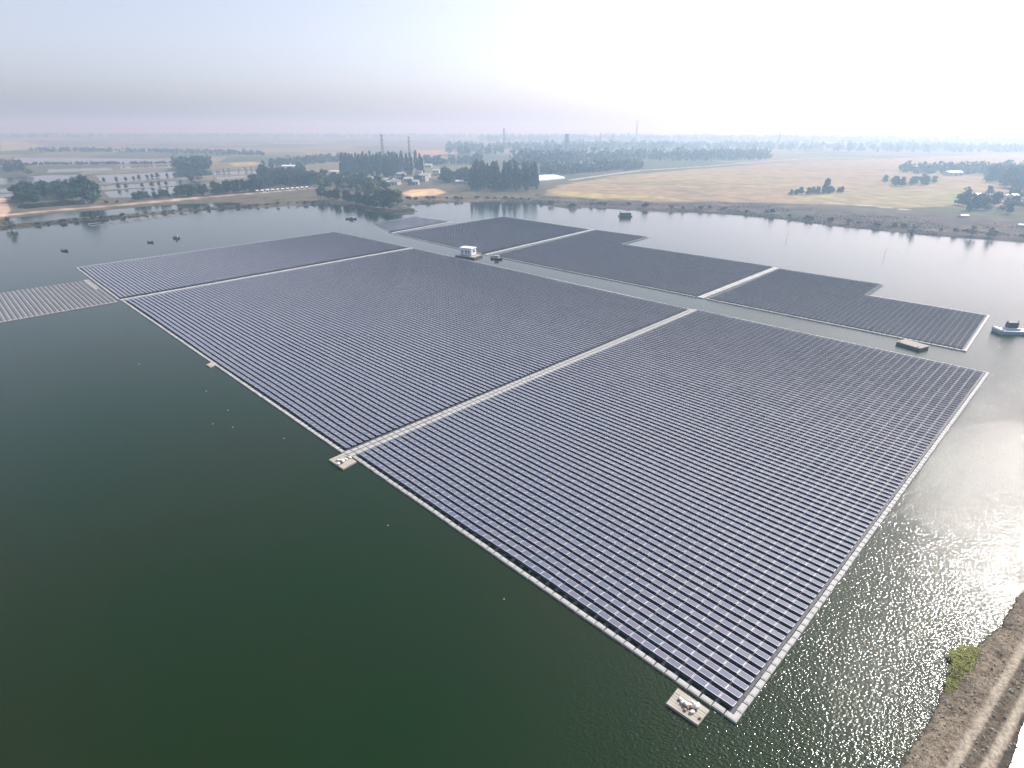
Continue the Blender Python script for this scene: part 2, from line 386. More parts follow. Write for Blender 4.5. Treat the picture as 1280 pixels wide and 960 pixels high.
    mix((belt - sd) / 8 * (sd > 0), (0.074, 0.058, 0.050)); mix(np.where((sd > 0) & (sd < belt), np.clip((n3 - 0.5) * 3, 0, 0.6), 0), (0.135, 0.105, 0.080)); mix(np.where((sd > 0) & (sd < belt), np.clip((0.42 - n1) * 5, 0, 0.7), 0), (0.060, 0.066, 0.040))
    mix(np.where((x < -75) & (x > -135) & (y > 440) & (y < 520), 0.8, 0), (0.06, 0.065, 0.035))
    mix(np.where((x > -72) & (x < 20) & (sd < 16), (16 - sd) / 6, 0) * (n1 > 0.42), (0.17, 0.105, 0.075))
    mix(np.where(sd < 0.5, 1, 0), (0.05, 0.045, 0.03))
    nr, na = Q.shape
    idx = np.arange(nr * na).reshape(nr, na)
    F = np.stack([idx[:-1, :-1], idx[:-1, 1:], idx[1:, 1:], idx[1:, :-1]], -1).reshape(-1, 4)
    me = mesh_np('ground', np.stack([x, y, z], 1), F[:, ::-1], [M['land']], smooth=True, colors=col)
    tag(link('ground', me), 'dry fields, dykes and mud banks around the lake', 'ground', kind='structure')
build_ground()

def ground_z(x, y):
    z, _ = land_height(np.array([float(x)]), np.array([float(y)])); return float(z[0])

wb = MB(); wb.add([(-2600, -900, 0), (2600, -900, 0), (2600, 5200, 0), (-2600, 5200, 0)], [(0, 1, 2, 3)])
tag(link('water', wb.mesh('water', M['water'])), 'dark green lake and fish ponds with light ripples', 'water', kind='structure')

# ------------------------------------------------------------------ dirt bank with wheel tracks beside the lake
def bank_material():
    m, t, b = new_mat('bank_soil')
    at = N(t, 'ShaderNodeAttribute'); at.attribute_name = 'cover'
    geo = N(t, 'ShaderNodeNewGeometry')
    n1 = N(t, 'ShaderNodeTexNoise', Scale=2.2, Detail=8.0, Roughness=0.72); t.links.new(geo.outputs['Position'], n1.inputs['Vector'])
    mr = N(t, 'ShaderNodeMapRange'); mr.inputs[1].default_value = 0.3; mr.inputs[2].default_value = 0.7; mr.inputs[3].default_value = 0.45; mr.inputs[4].default_value = 1.55
    t.links.new(n1.outputs['Fac'], mr.inputs[0])
    hs = N(t, 'ShaderNodeHueSaturation'); t.links.new(at.outputs['Color'], hs.inputs['Color']); t.links.new(mr.outputs[0], hs.inputs['Value'])
    t.links.new(hs.outputs[0], b.inputs['Base Color']); b.inputs['Roughness'].default_value = 0.95; b.inputs['Specular IOR Level'].default_value = 0.15
    bp = N(t, 'ShaderNodeBump', Strength=0.9, Distance=0.15); t.links.new(n1.outputs['Fac'], bp.inputs['Height']); t.links.new(bp.outputs[0], b.inputs['Normal'])
    return m
M['soil'] = bank_material()
BD = np.array([0.790, 0.613]); BN = np.array([0.613, -0.790])
def build_bank():
    # t runs along the bank, s across it (0 = lake shore)
    tt = np.concatenate([np.arange(-20, 42, 2.0), np.arange(42, 104, 0.22), np.arange(104, 330, 3.0)]); ss = np.arange(-3.0, 9.6, 0.16)
    T, S = np.meshgrid(tt, ss, indexing='ij')
    x = (T * BD[0] + (S - 7.3) * BN[0]).ravel(); y = (T * BD[1] + (S - 7.3) * BN[1]).ravel(); t = T.ravel()
    s = S.ravel() + 0.9 * (fbm(x, y, 5.5, 4) - 0.5) * np.clip(1 - np.abs(S.ravel() - 3) / 6, 0.25, 1) + 0.5 * np.sin(t / 9.0) + 0.25 * np.sin(t / 3.7 + 1)
    s0 = S.ravel() + 0.25 * np.sin(t / 13.0)
    n = fbm(x, y, 2.4, 4); nf = vnoise(x, y, 0.33)
    prof = np.interp(s, [-3, -0.6, 0, 0.5, 1.6, 2.4, 5.6, 6.3, 6.9, 7.4, 9.6], [-2.0, -0.35, 0.02, 0.45, 0.85, 1.05, 1.1, 0.85, 0.1, -0.5, -2.0])
    tr = np.maximum(np.exp(-((s0 - 3.15) / 0.42) ** 4), np.exp(-((s0 - 5.2) / 0.40) ** 4))
    z = prof + (n - 0.5) * 0.55 * (1 - 0.8 * tr) + (nf - 0.5) * 0.16 * (1 - 0.85 * tr) - 0.10 * tr
    col = np.tile(np.array([0.215, 0.176, 0.130]), (len(x), 1))
    def mix(mask, c):
        nonlocal col
        mk = np.clip(mask, 0, 1)[:, None]; col = col * (1 - mk) + np.array(c) * mk
    mix((n - 0.5) * 4, (0.27, 0.225, 0.17)); mix((0.42 - n) * 6, (0.10, 0.082, 0.062))
    mix((nf - 0.72) * 6, (0.24, 0.20, 0.15))
    mix(((s0 > 3.5) & (s0 < 4.9)) * 0.6, (0.075, 0.062, 0.045)); mix((s0 > 5.75) * 0.7, (0.055, 0.048, 0.038))
    mix(tr * (0.75 + 0.5 * (n - 0.5)), (0.40, 0.355, 0.285))
    mix((z < 0.12) * 0.8, (0.035, 0.03, 0.022))
    a, b = T.shape; idx = np.arange(a * b).reshape(a, b)
    F = np.stack([idx[:-1, :-1], idx[1:, :-1], idx[1:, 1:], idx[:-1, 1:]], -1).reshape(-1, 4)
    V = np.stack([x, y, z], 1)
    # face orientation upwards
    nrm = np.cross(V[F[0, 1]] - V[F[0, 0]], V[F[0, 2]] - V[F[0, 0]])
    if nrm[2] < 0: F = F[:, ::-1]
    me = mesh_np('dirt_bank', V, F, [M['soil']], smooth=True, colors=col)
    tag(link('dirt_bank_path', me), 'rough dirt bank with two pale wheel tracks beside the lake', 'bank', kind='structure')
    return x, y, z, s0, tr
bx_, by_, bz_, bs_, btr_ = build_bank()

def leaf_quads(pts, size, up=0.3, seed=0, aspect=0.6):
    """one small four-sided leaf clump at every point"""
    r = np.random.default_rng(seed); n = len(pts)
    a = r.normal(size=(n, 3)); a /= np.linalg.norm(a, axis=1)[:, None]
    b = r.normal(size=(n, 3)); b[:, 2] *= (1 - up); b -= a * (a * b).sum(1)[:, None]; b /= np.linalg.norm(b, axis=1)[:, None]
    s = size * r.uniform(0.6, 1.3, n)[:, None]
    P = np.stack([pts - a * s, pts - b * s * aspect, pts + a * s, pts + b * s * aspect], 1).reshape(-1, 3)
    return P, np.arange(4 * n).reshape(n, 4)

# stones, clods and dry stalks of the bank
def bank_rubble():
    r = np.random.default_rng(5)
    ok = np.where((btr_ < 0.2) & (bz_ > 0.0) & (bx_ > 30) & (bx_ < 84))[0]
    pick = r.choice(ok, 1000)
    base = np.array([(0, 0, 1), (1, 0, 0.1), (0, 1, 0), (-1, 0, 0.05), (0, -1, 0.1), (0, 0, -0.5)], float)
    tri = np.array([(0, 1, 2), (0, 2, 3), (0, 3, 4), (0, 4, 1), (5, 2, 1), (5, 3, 2), (5, 4, 3), (5, 1, 4)])
    V = []; F = []
    for k, i in enumerate(pick):
        sz = r.uniform(0.05, 0.17) * (1.7 if r.random() < 0.06 else 1)
        v = base * sz * r.uniform(0.6, 1.4, (6, 3)); th = r.uniform(0, 6.28); c, s_ = math.cos(th), math.sin(th)
        v = np.stack([v[:, 0] * c - v[:, 1] * s_, v[:, 0] * s_ + v[:, 1] * c, v[:, 2] * 0.7], 1)
        V.append(v + np.array([bx_[i], by_[i], bz_[i] + sz * 0.2])); F.append(tri + 6 * k)
    m = simple('stone_clods', (0.34, 0.30, 0.24), 0.95, 1.3, 0.6)
    tag(link('bank_rubble', mesh_np('bank_rubble', np.concatenate(V), np.concatenate(F), [m])), 'loose stones and clods along the dirt bank', 'rubble', kind='stuff')
    ok2 = np.where((btr_ < 0.1) & (bz_ > 0.15) & (bx_ > 30) & (bx_ < 84))[0]; pk = r.choice(ok2, 9000)
    pts = np.stack([bx_[pk], by_[pk], bz_[pk] + r.uniform(0.02, 0.16, len(pk))], 1) + np.column_stack([r.normal(0, 0.1, (len(pk), 2)), np.zeros(len(pk))])
    P, Fq = leaf_quads(pts, 0.11, 0.1, 6, 0.16)
    tag(link('dry_grass', mesh_np('dry_grass', P, Fq, [M['reed']])), 'dry brown grass stalks covering the dirt bank', 'grass', kind='stuff')
bank_rubble()

def calm_pond():
    m, t, b = new_mat('calm_pond_water'); b.inputs['Base Color'].default_value = (0.02, 0.03, 0.015, 1); b.inputs['Roughness'].default_value = 0.2; b.inputs['IOR'].default_value = 1.333
    geo = N(t, 'ShaderNodeNewGeometry'); n1 = N(t, 'ShaderNodeTexNoise', Scale=0.8, Detail=2.0); t.links.new(geo.outputs['Position'], n1.inputs['Vector'])
    bp = N(t, 'ShaderNodeBump', Strength=1.0, Distance=0.02); t.links.new(n1.outputs['Fac'], bp.inputs['Height']); t.links.new(bp.outputs[0], b.inputs['Normal'])
    q = [BD * t_ + BN * (s_ - 7.3) for t_, s_ in ((-20, 6.0), (140, 6.0), (140, 60), (-20, 60))]
    w_ = MB(); w_.add([(p[0], p[1], 0.006) for p in q], [(0, 3, 2, 1)])
    me = w_.mesh('pond_water', m)
    if me.polygons[0].normal.z < 0: me.flip_normals()
    tag(link('pond_water', me), 'calm glaring pond behind the dirt bank', 'pond', kind='structure')
calm_pond()

def bank_bush():
    r = np.random.default_rng(11)
    c0 = np.array((53.47, 50.07)); root = empty('bush', (c0[0], c0[1], 0.25), R(25)); root.scale = (2.4, 1.6, 0.5)
    lobes = [(-1.9, -0.5, 0.2, 0.4), (1.7, 0.5, 0.25, 0.4), (0.3, 1.2, 0.3, 0.5), (1.3, -0.5, 0.2, 0.35), (-1.1, -0.7, 0.35, 0.65), (-0.4, 0.1, 0.55, 0.85), (0.4, 0.5, 0.6, 0.9), (1.0, 0.9, 0.45, 0.75), (0.2, -0.4, 0.4, 0.7), (-1.5, -0.2, 0.2, 0.5), (0.9, 0.1, 0.3, 0.6), (-0.6, -0.9, 0.25, 0.55)]
    pts = []
    for (lx, ly, lz, lr) in lobes:
        n = 650; d = r.normal(size=(n, 3)); d /= np.linalg.norm(d, axis=1)[:, None]; d[:, 2] = np.abs(d[:, 2]) * 0.8 - 0.15
        pts.append(np.array([lx, ly, lz]) + d * lr * (0.5 + 0.55 * r.random((n, 1)) ** 0.5))
    P, F = leaf_quads(np.concatenate(pts), 0.2, 0.0, 12, 0.16)
    link('foliage', mesh_np('bush_foliage', P, F, [M['bushgreen']]), root)
    b = MB()
    for (lx, ly, lz, lr) in lobes: b.tube((lx * 0.3, ly * 0.3, -0.2), (lx, ly, lz + 0.2), 0.04, 0.015, 5)
    link('stem', b.mesh('bush_stem', M['bark']), root)
    tag(root, 'low yellow green bush at the water edge of the dirt bank', 'bush')
bank_bush()

# ------------------------------------------------------------------ floating solar arrays
PL, PW, TILT = 1.64, 0.99, R(9.5)
def panel_template(full=True):
    """one framed module: local x along the row, y towards the sun, tilted so that its high edge is at -y"""
    hx, hy, th, fr = PL / 2, PW / 2, 0.04, 0.045
    o = [(-hx, -hy), (hx, -hy), (hx, hy), (-hx, hy)]; i = [(-hx + fr, -hy + fr), (hx - fr, -hy + fr), (hx - fr, hy - fr), (-hx + fr, hy - fr)]
    V = [(x, y, -th) for x, y in o] + [(x, y, 0) for x, y in o] + [(x, y, 0) for x, y in i] + [(x, y, -0.006) for x, y in i]
    F = [(3, 2, 1, 0)] + [(k, (k + 1) % 4, 4 + (k + 1) % 4, 4 + k) for k in range(4)] + [(4 + k, 4 + (k + 1) % 4, 8 + (k + 1) % 4, 8 + k) for k in range(4)] + [(12, 13, 14, 15)]
    Mi = [2] + [1] * 8 + [0]
    if not full:
        V = V[:12]; F = F[:9] + [(8, 9, 10, 11)]
    V = np.array(V, float); c, s = math.cos(TILT), math.sin(TILT)
    V = np.stack([V[:, 0], V[:, 1] * c + V[:, 2] * s, -V[:, 1] * s + V[:, 2] * c + 0.56], 1)
    return V, np.array(F), np.array(Mi)
def box_template(x0, x1, y0, y1, z0, z1, ch=0.0):
    V = np.array([(x0, y0, z0), (x1, y0, z0), (x1, y1, z0), (x0, y1, z0), (x0 + ch, y0 + ch, z1), (x1 - ch, y0 + ch, z1), (x1 - ch, y1 - ch, z1), (x0 + ch, y1 - ch, z1)], float)
    return V, np.array([(4, 5, 6, 7), (0, 1, 5, 4), (1, 2, 6, 5), (2, 3, 7, 6), (3, 0, 4, 7)])
def replicate(tv, tf, pos, ang, extra=None):
    n = len(pos); c, s = math.cos(ang), math.sin(ang)
    rot = np.stack([tv[:, 0] * c - tv[:, 1] * s, tv[:, 0] * s + tv[:, 1] * c, tv[:, 2]], 1)
    V = (rot[None] + np.asarray(pos)[:, None, :]).reshape(-1, 3)
    F = (tf[None] + (np.arange(n) * len(tv))[:, None, None]).reshape(-1, tf.shape[1])
    return V, F

PV, PF, PM = panel_template(True); PV2, PF2, PM2 = panel_template(False)
near_panel_mesh = mesh_np('solar_panel', PV, PF, [M['glass_near'], M['frame'], M['back']], PM)

def strip_float(p0, p1, width, side, z=0.34, seg=1.46, ch=0.05):
    """positions and headings of a line of walkway floats from p0 to p1"""
    p0, p1 = np.array(p0), np.array(p1); d = p1 - p0; L = np.hypot(*d); n = max(1, int(round(L / seg))); d = d / L
    nrm = np.array([-d[1], d[0]]) * side
    ang = math.atan2(d[1], d[0])
    return [(*(p0 + d * (L * (k + 0.5) / n) + nrm * width / 2), 0.0) for k in range(n)], ang, L / n

def float_mesh(length, width, name='walkway_float', mat=None):
    V, F = box_template(-length / 2 + 0.03, length / 2 - 0.03, -width / 2, width / 2, -0.12, 0.26, 0.05)
    # a raised tread in the middle of the float
    V2, F2 = box_template(-length / 2 + 0.2, length / 2 - 0.2, -width / 2 + 0.14, width / 2 - 0.14, 0.258, 0.29, 0.03)
    return mesh_np(name, np.concatenate([V, V2]), np.concatenate([F, F2 + 8]), [mat or M['walk']])

def walkway_parts(root, base, p0, p1, width, side, singly, name='walkway_float'):
    pos, ang, seg = strip_float(p0, p1, width, side)
    if singly:
        me = float_mesh(seg, width)
        for p in pos:
            o = link('walkway_float', me, root, (p[0] - base[0] + random.uniform(-.03, .03), p[1] - base[1] + random.uniform(-.03, .03), random.uniform(-.02, .02)), ang + random.uniform(-.01, .01))
    else:
        tv, tf = box_template(-seg / 2 + 0.04, seg / 2 - 0.04, -width / 2, width / 2, -0.12, 0.26, 0.05)
        jit = np.column_stack([rng.normal(0, 0.02, (len(pos), 2)), rng.normal(0, 0.012, len(pos))])
        V, F = replicate(tv, tf, np.array(pos) - np.array([base[0], base[1], 0]) + jit, ang)
        o = link('walkway', mesh_np('walkway', V, F, [M['walk']]), root); tag(o, kind='stuff')

def solar_array(nr, nl, fl, fr_, label, notch=None, single=0, detailed=True, edges='nsew', edge_single=''):
    """nr/nl/fl/fr_: near right, near left, far left, far right corners (metres). Rows run from right to left."""
    nr, nl, fl, fr_ = [np.array(p, float) for p in (nr, nl, fl, fr_)]
    root = empty('floating_solar_array', (nr[0], nr[1], 0.0)); base = nr
    eu = np.hypot(*(nl - nr)); ev = np.hypot(*(fr_ - nr))
    nu = int(round((eu - 1.0) / 1.70)); nv = int(round((ev - 1.0) / 1.46))
    ud = (nl - nr) / eu; ang = math.atan2(-ud[1], -ud[0])
    def at(u, v):
        u = np.asarray(u)[..., None]; v = np.asarray(v)[..., None]
        return (1 - u) * (1 - v) * nr + u * (1 - v) * nl + u * v * fl + (1 - u) * v * fr_
    mr_, ml_, mv = (1.05 if 'e' in edges else 0.3) / eu, (0.75 if 'w' in edges else 0.3) / eu, 0.9 / ev
    U, Vv = np.meshgrid(mr_ + (np.arange(nu) + 0.5) / nu * (1 - mr_ - ml_), mv * 1.25 + (np.arange(nv) + 0.5) / nv * (1 - 2.2 * mv), indexing='ij')
    U = U.ravel(); Vv = Vv.ravel()
    if notch:
        keep = ~((U < notch[0]) & (Vv > notch[1])); U = U[keep]; Vv = Vv[keep]
    P = at(U, Vv); wob = fbm(P[:, 0], P[:, 1], 11, 2) - 0.5
    P = np.column_stack([P + (rng.random(P.shape) - 0.5) * 0.05, wob * 0.08])
    P[:, :2] += (fbm(P[:, 0], P[:, 1], 30, 2) - 0.5)[:, None] * np.array([[0.5, 0.5]])
    order = np.argsort(np.hypot(P[:, 0], P[:, 1])); P = P[order]
    loc = P - np.array([base[0], base[1], 0])
    for k in range(single):
        o = link('solar_panel', near_panel_mesh, root, loc[k], ang + random.uniform(-.006, .006))
        o.rotation_euler[0] = random.uniform(-.012, .012); o.rotation_euler[1] = random.uniform(-.006, .006)
    rest = loc[single:]
    tv, tf, tm = (PV, PF, PM) if detailed else (PV2, PF2, PM2)
    V, F = replicate(tv, tf, rest, ang)
    # slight sag and tip of each module, so that reflections vary
    n = len(rest); k = len(tv); V = V.reshape(n, k, 3)
    dv = V[:, :, :2] - rest[:, None, :2]
    tip = rng.normal(0, 0.006, (n, 2)); V[:, :, 2] += dv[:, :, 0] * tip[:, :1] + dv[:, :, 1] * tip[:, 1:]
    V = V.reshape(-1, 3)
    tint = np.repeat(np.clip(rng.normal(0.5, 0.24, n) + 1.1 * (fbm(rest[:, 0], rest[:, 1], 26, 3) - 0.5), 0, 1), k)
    o = link('panel_field', mesh_np('panel_field', V, F, [M['glass'], M['frame'], M['back']], np.tile(tm, n), colors=np.repeat(tint[:, None], 3, 1)), root)
    tag(o, kind='stuff')
    # floats under the modules, a bridge float between each module and the next row, and the struts
    allp = loc.copy()
    parts = [box_template(-0.60, 0.60, -0.42, 0.42, -0.12, 0.22, 0.06), box_template(0.52, 1.18, -0.98, 0.50, -0.10, 0.16, 0.04)]
    if detailed: parts += [box_template(-0.55, -0.50, -0.44, -0.39, 0.2, 0.62), box_template(0.50, 0.55, -0.44, -0.39, 0.2, 0.62), box_template(-0.55, -0.50, 0.36, 0.41, 0.2, 0.44), box_template(0.50, 0.55, 0.36, 0.41, 0.2, 0.44)]
    tv = np.concatenate([p[0] for p in parts]); tf = np.concatenate([p[1] + 8 * i for i, p in enumerate(parts)])
    V, F = replicate(tv, tf, allp, ang)
    o = link('float_bed', mesh_np('float_bed', V, F, [M['float']]), root); tag(o, kind='stuff')
    wd = 0.62
    if 'n' in edges: walkway_parts(root, base, nr, nl, 0.78, -1, 'n' in edge_single)
    if 'w' in edges: walkway_parts(root, base, nl, fl, wd, -1, False)
    if notch:
        a = at(notch[0], 1.0); b_ = at(notch[0], notch[1]); c_ = at(0.0, notch[1])
        walkway_parts(root, base, fl, a, wd, -1, False); walkway_parts(root, base, a, b_, 0.9, -1, False); walkway_parts(root, base, b_, c_, wd, -1, False)
        if 'e' in edges: walkway_parts(root, base, c_, nr, 0.72, -1, False)
    else:
        if 'f' in edges or 's' in edges: walkway_parts(root, base, fl, fr_, wd, -1, False)
        if 'e' in edges: walkway_parts(root, base, fr_, nr, 0.72, -1, 'e' in edge_single)
    tag(root, label, 'solar array', 'floating solar arrays on the lake')
    return root

a1, a0, a3, a2 = (23.92, 43.51), (-30.69, 98.88), (65.23, 200.87), (124.41, 142.93)
b1, b0, b3, b2 = (-33.09, 100.39), (-141.98, 209.71), (-51.37, 315.36), (62.41, 201.84)
c1, c0, c3, c2 = (-145.39, 212.43), (-196.89, 265.78), (-109.15, 369.92), (-55.30, 318.74)
e5, e0, e1, e4v = (129.88, 159.29), (72.24, 215.87), (121.81, 269.26), None
f0r, f0, f1 = (68.85, 218.70), (-11.00, 296.69), (52.63, 381.41)
g0r, g0, g1, g1r = (-16.45, 301.76), (-71.63, 363.16), (-6.21, 441.40), (48.78, 382.94)
h0r, h0, h1, h1r = (-75.66, 369.11), (-93.24, 407.42), (-69.65, 439.76), (-42.37, 414.27)
add2 = lambda p, q, r: (p[0] + q[0] - r[0], p[1] + q[1] - r[1])
e_far = add2(e5, e1, e0); f_far = (f0r[0] + ((120.63, 272.66)[0] - f0r[0]) / 0.70, f0r[1] + ((120.63, 272.66)[1] - f0r[1]) / 0.70)
solar_array(a1, a0, a3, a2, 'large solar array between the wide double walkway and the dirt bank', single=300, edges='nse', edge_single='ne')
solar_array(b1, b0, b3, b2, 'widest solar array, between two white walkways, one wide and one thin', single=300, edges='ns')
solar_array(c1, c0, c3, c2, 'narrow solar array joined to the pale unfinished float deck', detailed=False, edges='nsw')
solar_array(e5, e0, e1, e_far, 'stepped solar array with the deck barge moored off its end', notch=(0.476, 0.675), detailed=False, edges='nse')
solar_array(f0r, f0, f1, f_far, 'long stepped solar array between two walkways across the channel', notch=(0.69, 0.70), detailed=False, edges='ns')
solar_array(g0r, g0, g1, g1r, 'solar array behind the white transformer cabin across the channel', detailed=False, edges='ns')
solar_array(h0r, h0, h1, h1r, 'smallest solar array, off the wooded point', detailed=False, edges='nsw')

def walkway(p0, p1, width, lanes, label, singly):
    p0, p1 = np.array(p0, float), np.array(p1, float); root = empty('floating_walkway', (p0[0], p0[1], 0))
    d = (p1 - p0) / np.hypot(*(p1 - p0)); nrm = np.array([-d[1], d[0]]); lw = width / lanes
    for k in range(lanes):
        off = nrm * ((k - (lanes - 1) / 2) * (lw + 0.12))
        walkway_parts(root, p0, p0 + off - nrm * lw / 2, p1 + off - nrm * lw / 2, lw, 1, singly)
    tag(root, label, 'walkway', 'floating walkways between the solar arrays'); return root
mid2 = lambda p, q: ((p[0] + q[0]) / 2, (p[1] + q[1]) / 2)
wk = walkway(mid2(a0, b1), mid2(a3, b2), 2.3, 2, 'wide double white walkway running out to the small raft of sacks', True)
def rail(parent, p0, p1):
    b = MB(); p0 = np.array(p0); p1 = np.array(p1); d = p1 - p0; L = np.hypot(*d)
    b.tube((0, 0, 0.33), (d[0], d[1], 0.33), 0.09, 0.09, 6)
    return b.mesh('cable_tray', M['concrete'])
wp0, wp1 = np.array(mid2(a0, b1)), np.array(mid2(a3, b2))
link('cable_tray', rail(wk, wp0, wp1), wk)
walkway(mid2(b0, c1), mid2(b3, c2), 2.0, 1, 'thin white walkway between the widest array and the narrow array', False)
walkway(mid2(e0, f0r), mid2(e1, (120.63, 272.66)), 2.6, 1, 'bold white walkway between the two stepped arrays', False)
walkway(mid2(f0, g0r), mid2(f1, g1r), 2.2, 1, 'pale walkway running from the transformer cabin', False)
walkway(mid2(g0, h0r), mid2((-40.27, 415.09), h1r), 2.0, 1, 'faint walkway beside the smallest solar array', False)

# pale deck of floats still without modules
def bare_deck():
    p0 = np.array((-143.42, 209.69)); p1 = np.array((-175.73, 242.91)); v = np.array((-166.17, 184.12)) - p0; v = v / np.hypot(*v)
    eu = np.hypot(*(p1 - p0)); ud = (p1 - p0) / eu; root = empty('float_deck', (p0[0], p0[1], 0))
    ang = math.atan2(ud[1], ud[0]); nv = 70; nu = int(eu / 1.7)
    pos = np.array([(*(ud * (i + 0.5) * 1.7 + v * (0.9 + j * 1.46)), 0) for i in range(nu) for j in range(nv)])
    pos[:, 2] = rng.normal(0, 0.02, len(pos))
    V1, F1 = box_template(-0.83, 0.83, -0.58, 0.60, -0.12, 0.20, 0.05); V2, F2 = box_template(-0.55, 0.55, -0.2, 0.3, 0.2, 0.42, 0.12)
    V, F = replicate(np.concatenate([V1, V2]), np.concatenate([F1, F2 + 8]), pos, ang)
    o = link('float_bed', mesh_np('bare_float', V, F, [M['pinkfloat']]), root); tag(o, kind='stuff')
    L = nv * 1.46
    walkway_parts(root, p0, p0 + v * 0.3, p0 + v * L, 0.5, 1 if np.cross(v, ud) < 0 else -1, False)
    walkway_parts(root, p0, p1 + v * 0.4, p0 + ud * eu * 0.55 + v * 0.4, 1.6, -1, False)
    tag(root, 'pale pinkish deck of bare floats without panels, beside the narrow array', 'float deck')
bare_deck()

# ------------------------------------------------------------------ rafts, sacks, barges, boats
def raft(corners, nplank, name, label, mat='raft', plank_singly=True, group=None):
    c = [np.array(p, float) for p in corners]; base = sum(c) / 4; root = empty(name, (base[0], base[1], 0))
    for k in range(nplank):
        t0, t1 = k / nplank + 0.008, (k + 1) / nplank - 0.008
        q = [c[0] + (c[3] - c[0]) * t0, c[1] + (c[2] - c[1]) * t0, c[1] + (c[2] - c[1]) * t1, c[0] + (c[3] - c[0]) * t1]
        q = [p - base for p in q]; z1 = 0.30 + random.uniform(-.02, .02); b = MB()
        lo = [(p[0], p[1], -0.12) for p in q]; hi = [(p[0] * 0.99, p[1] * 0.99, z1) for p in q]
        b.add(lo + hi, [(0, 3, 2, 1), (4, 5, 6, 7), (0, 1, 5, 4), (1, 2, 6, 5), (2, 3, 7, 6), (3, 0, 4, 7)])
        link('plank_float', b.mesh('plank_float', M[mat]), root)
    tag(root, label, 'raft', group); return base
def lump(name, size, seed, mat):
    r = np.random.default_rng(seed); V = []; F = []; nu, nv = 10, 6
    for j in range(nv + 1):
        for i in range(nu):
            th = 2 * math.pi * i / nu; ph = math.pi * j / nv
            k = 1 + 0.22 * r.normal() * (0 < j < nv)
            V.append((math.sin(ph) ** 0.7 * math.cos(th) * size[0] * k, math.sin(ph) ** 0.7 * math.sin(th) * size[1] * k, math.cos(ph) * size[2] * (1 if j < nv / 2 else 0.7)))
    for j in range(nv):
        for i in range(nu): F.append((j * nu + i, (j + 1) * nu + i, (j + 1) * nu + (i + 1) % nu, j * nu + (i + 1) % nu))
    return mesh_np(name, np.array(V), np.array(F), [M[mat]], smooth=True)
sack_me = [lump('sack', (0.34, 0.24, 0.17), s, 'sack') for s in (1, 2, 3)]
rock_me = [lump('stone', (0.20, 0.17, 0.15), s, 'rubble') for s in (4, 5)]
def litter(base, spread, ns, nrk, seed, where, ax):
    r = random.Random(seed)
    for k in range(ns):
        a, b = r.gauss(0, spread), r.gauss(0, spread * 0.5)
        o = link('sack', sack_me[k % 3], None, (base[0] + ax[0] * a - ax[1] * b, base[1] + ax[1] * a + ax[0] * b, 0.30 + 0.12 + (0.18 if k % 4 == 3 else 0)), r.uniform(0, 6.28)); o.scale = [r.uniform(0.75, 1.25)] * 3
        tag(o, 'white ballast sack lying on ' + where, 'sack', 'white sacks on ' + where)
    for k in range(nrk):
        a, b = r.gauss(0, spread * 1.2), r.gauss(0, spread * 0.55)
        o = link('stone', rock_me[k % 2], None, (base[0] + ax[0] * a - ax[1] * b, base[1] + ax[1] * a + ax[0] * b, 0.30 + 0.08), r.uniform(0, 6.28)); o.scale = [r.uniform(0.6, 1.2)] * 3
        tag(o, 'brown stone lying among white sacks on ' + where, 'stone', 'brown stones on ' + where)
rb = raft([(18.81, 47.79), (21.57, 45.00), (19.75, 43.22), (16.98, 45.81)], 7, 'sack_raft', 'larger white plank raft loaded with sacks, moored at the front array corner')
litter(rb, 0.75, 9, 10, 21, 'the larger raft', (0.70, -0.71))
rb = raft([(-34.80, 97.66), (-32.59, 100.24), (-29.30, 96.96), (-31.16, 94.23)], 6, 'sack_raft', 'smaller white raft loaded with sacks at the end of the wide walkway')
litter(rb, 0.85, 9, 6, 22, 'the smaller raft', (0.6, 0.8))
raft([(-81.39, 146.66), (-80.79, 149.02), (-78.77, 146.98), (-79.53, 144.95)], 4, 'mooring_raft', 'tiny empty white raft at the edge of the widest array')

def axes(p, q):
    p, q = np.array(p, float), np.array(q, float); d = q - p; return (p + q) / 2, np.hypot(*d), math.atan2(d[1], d[0])

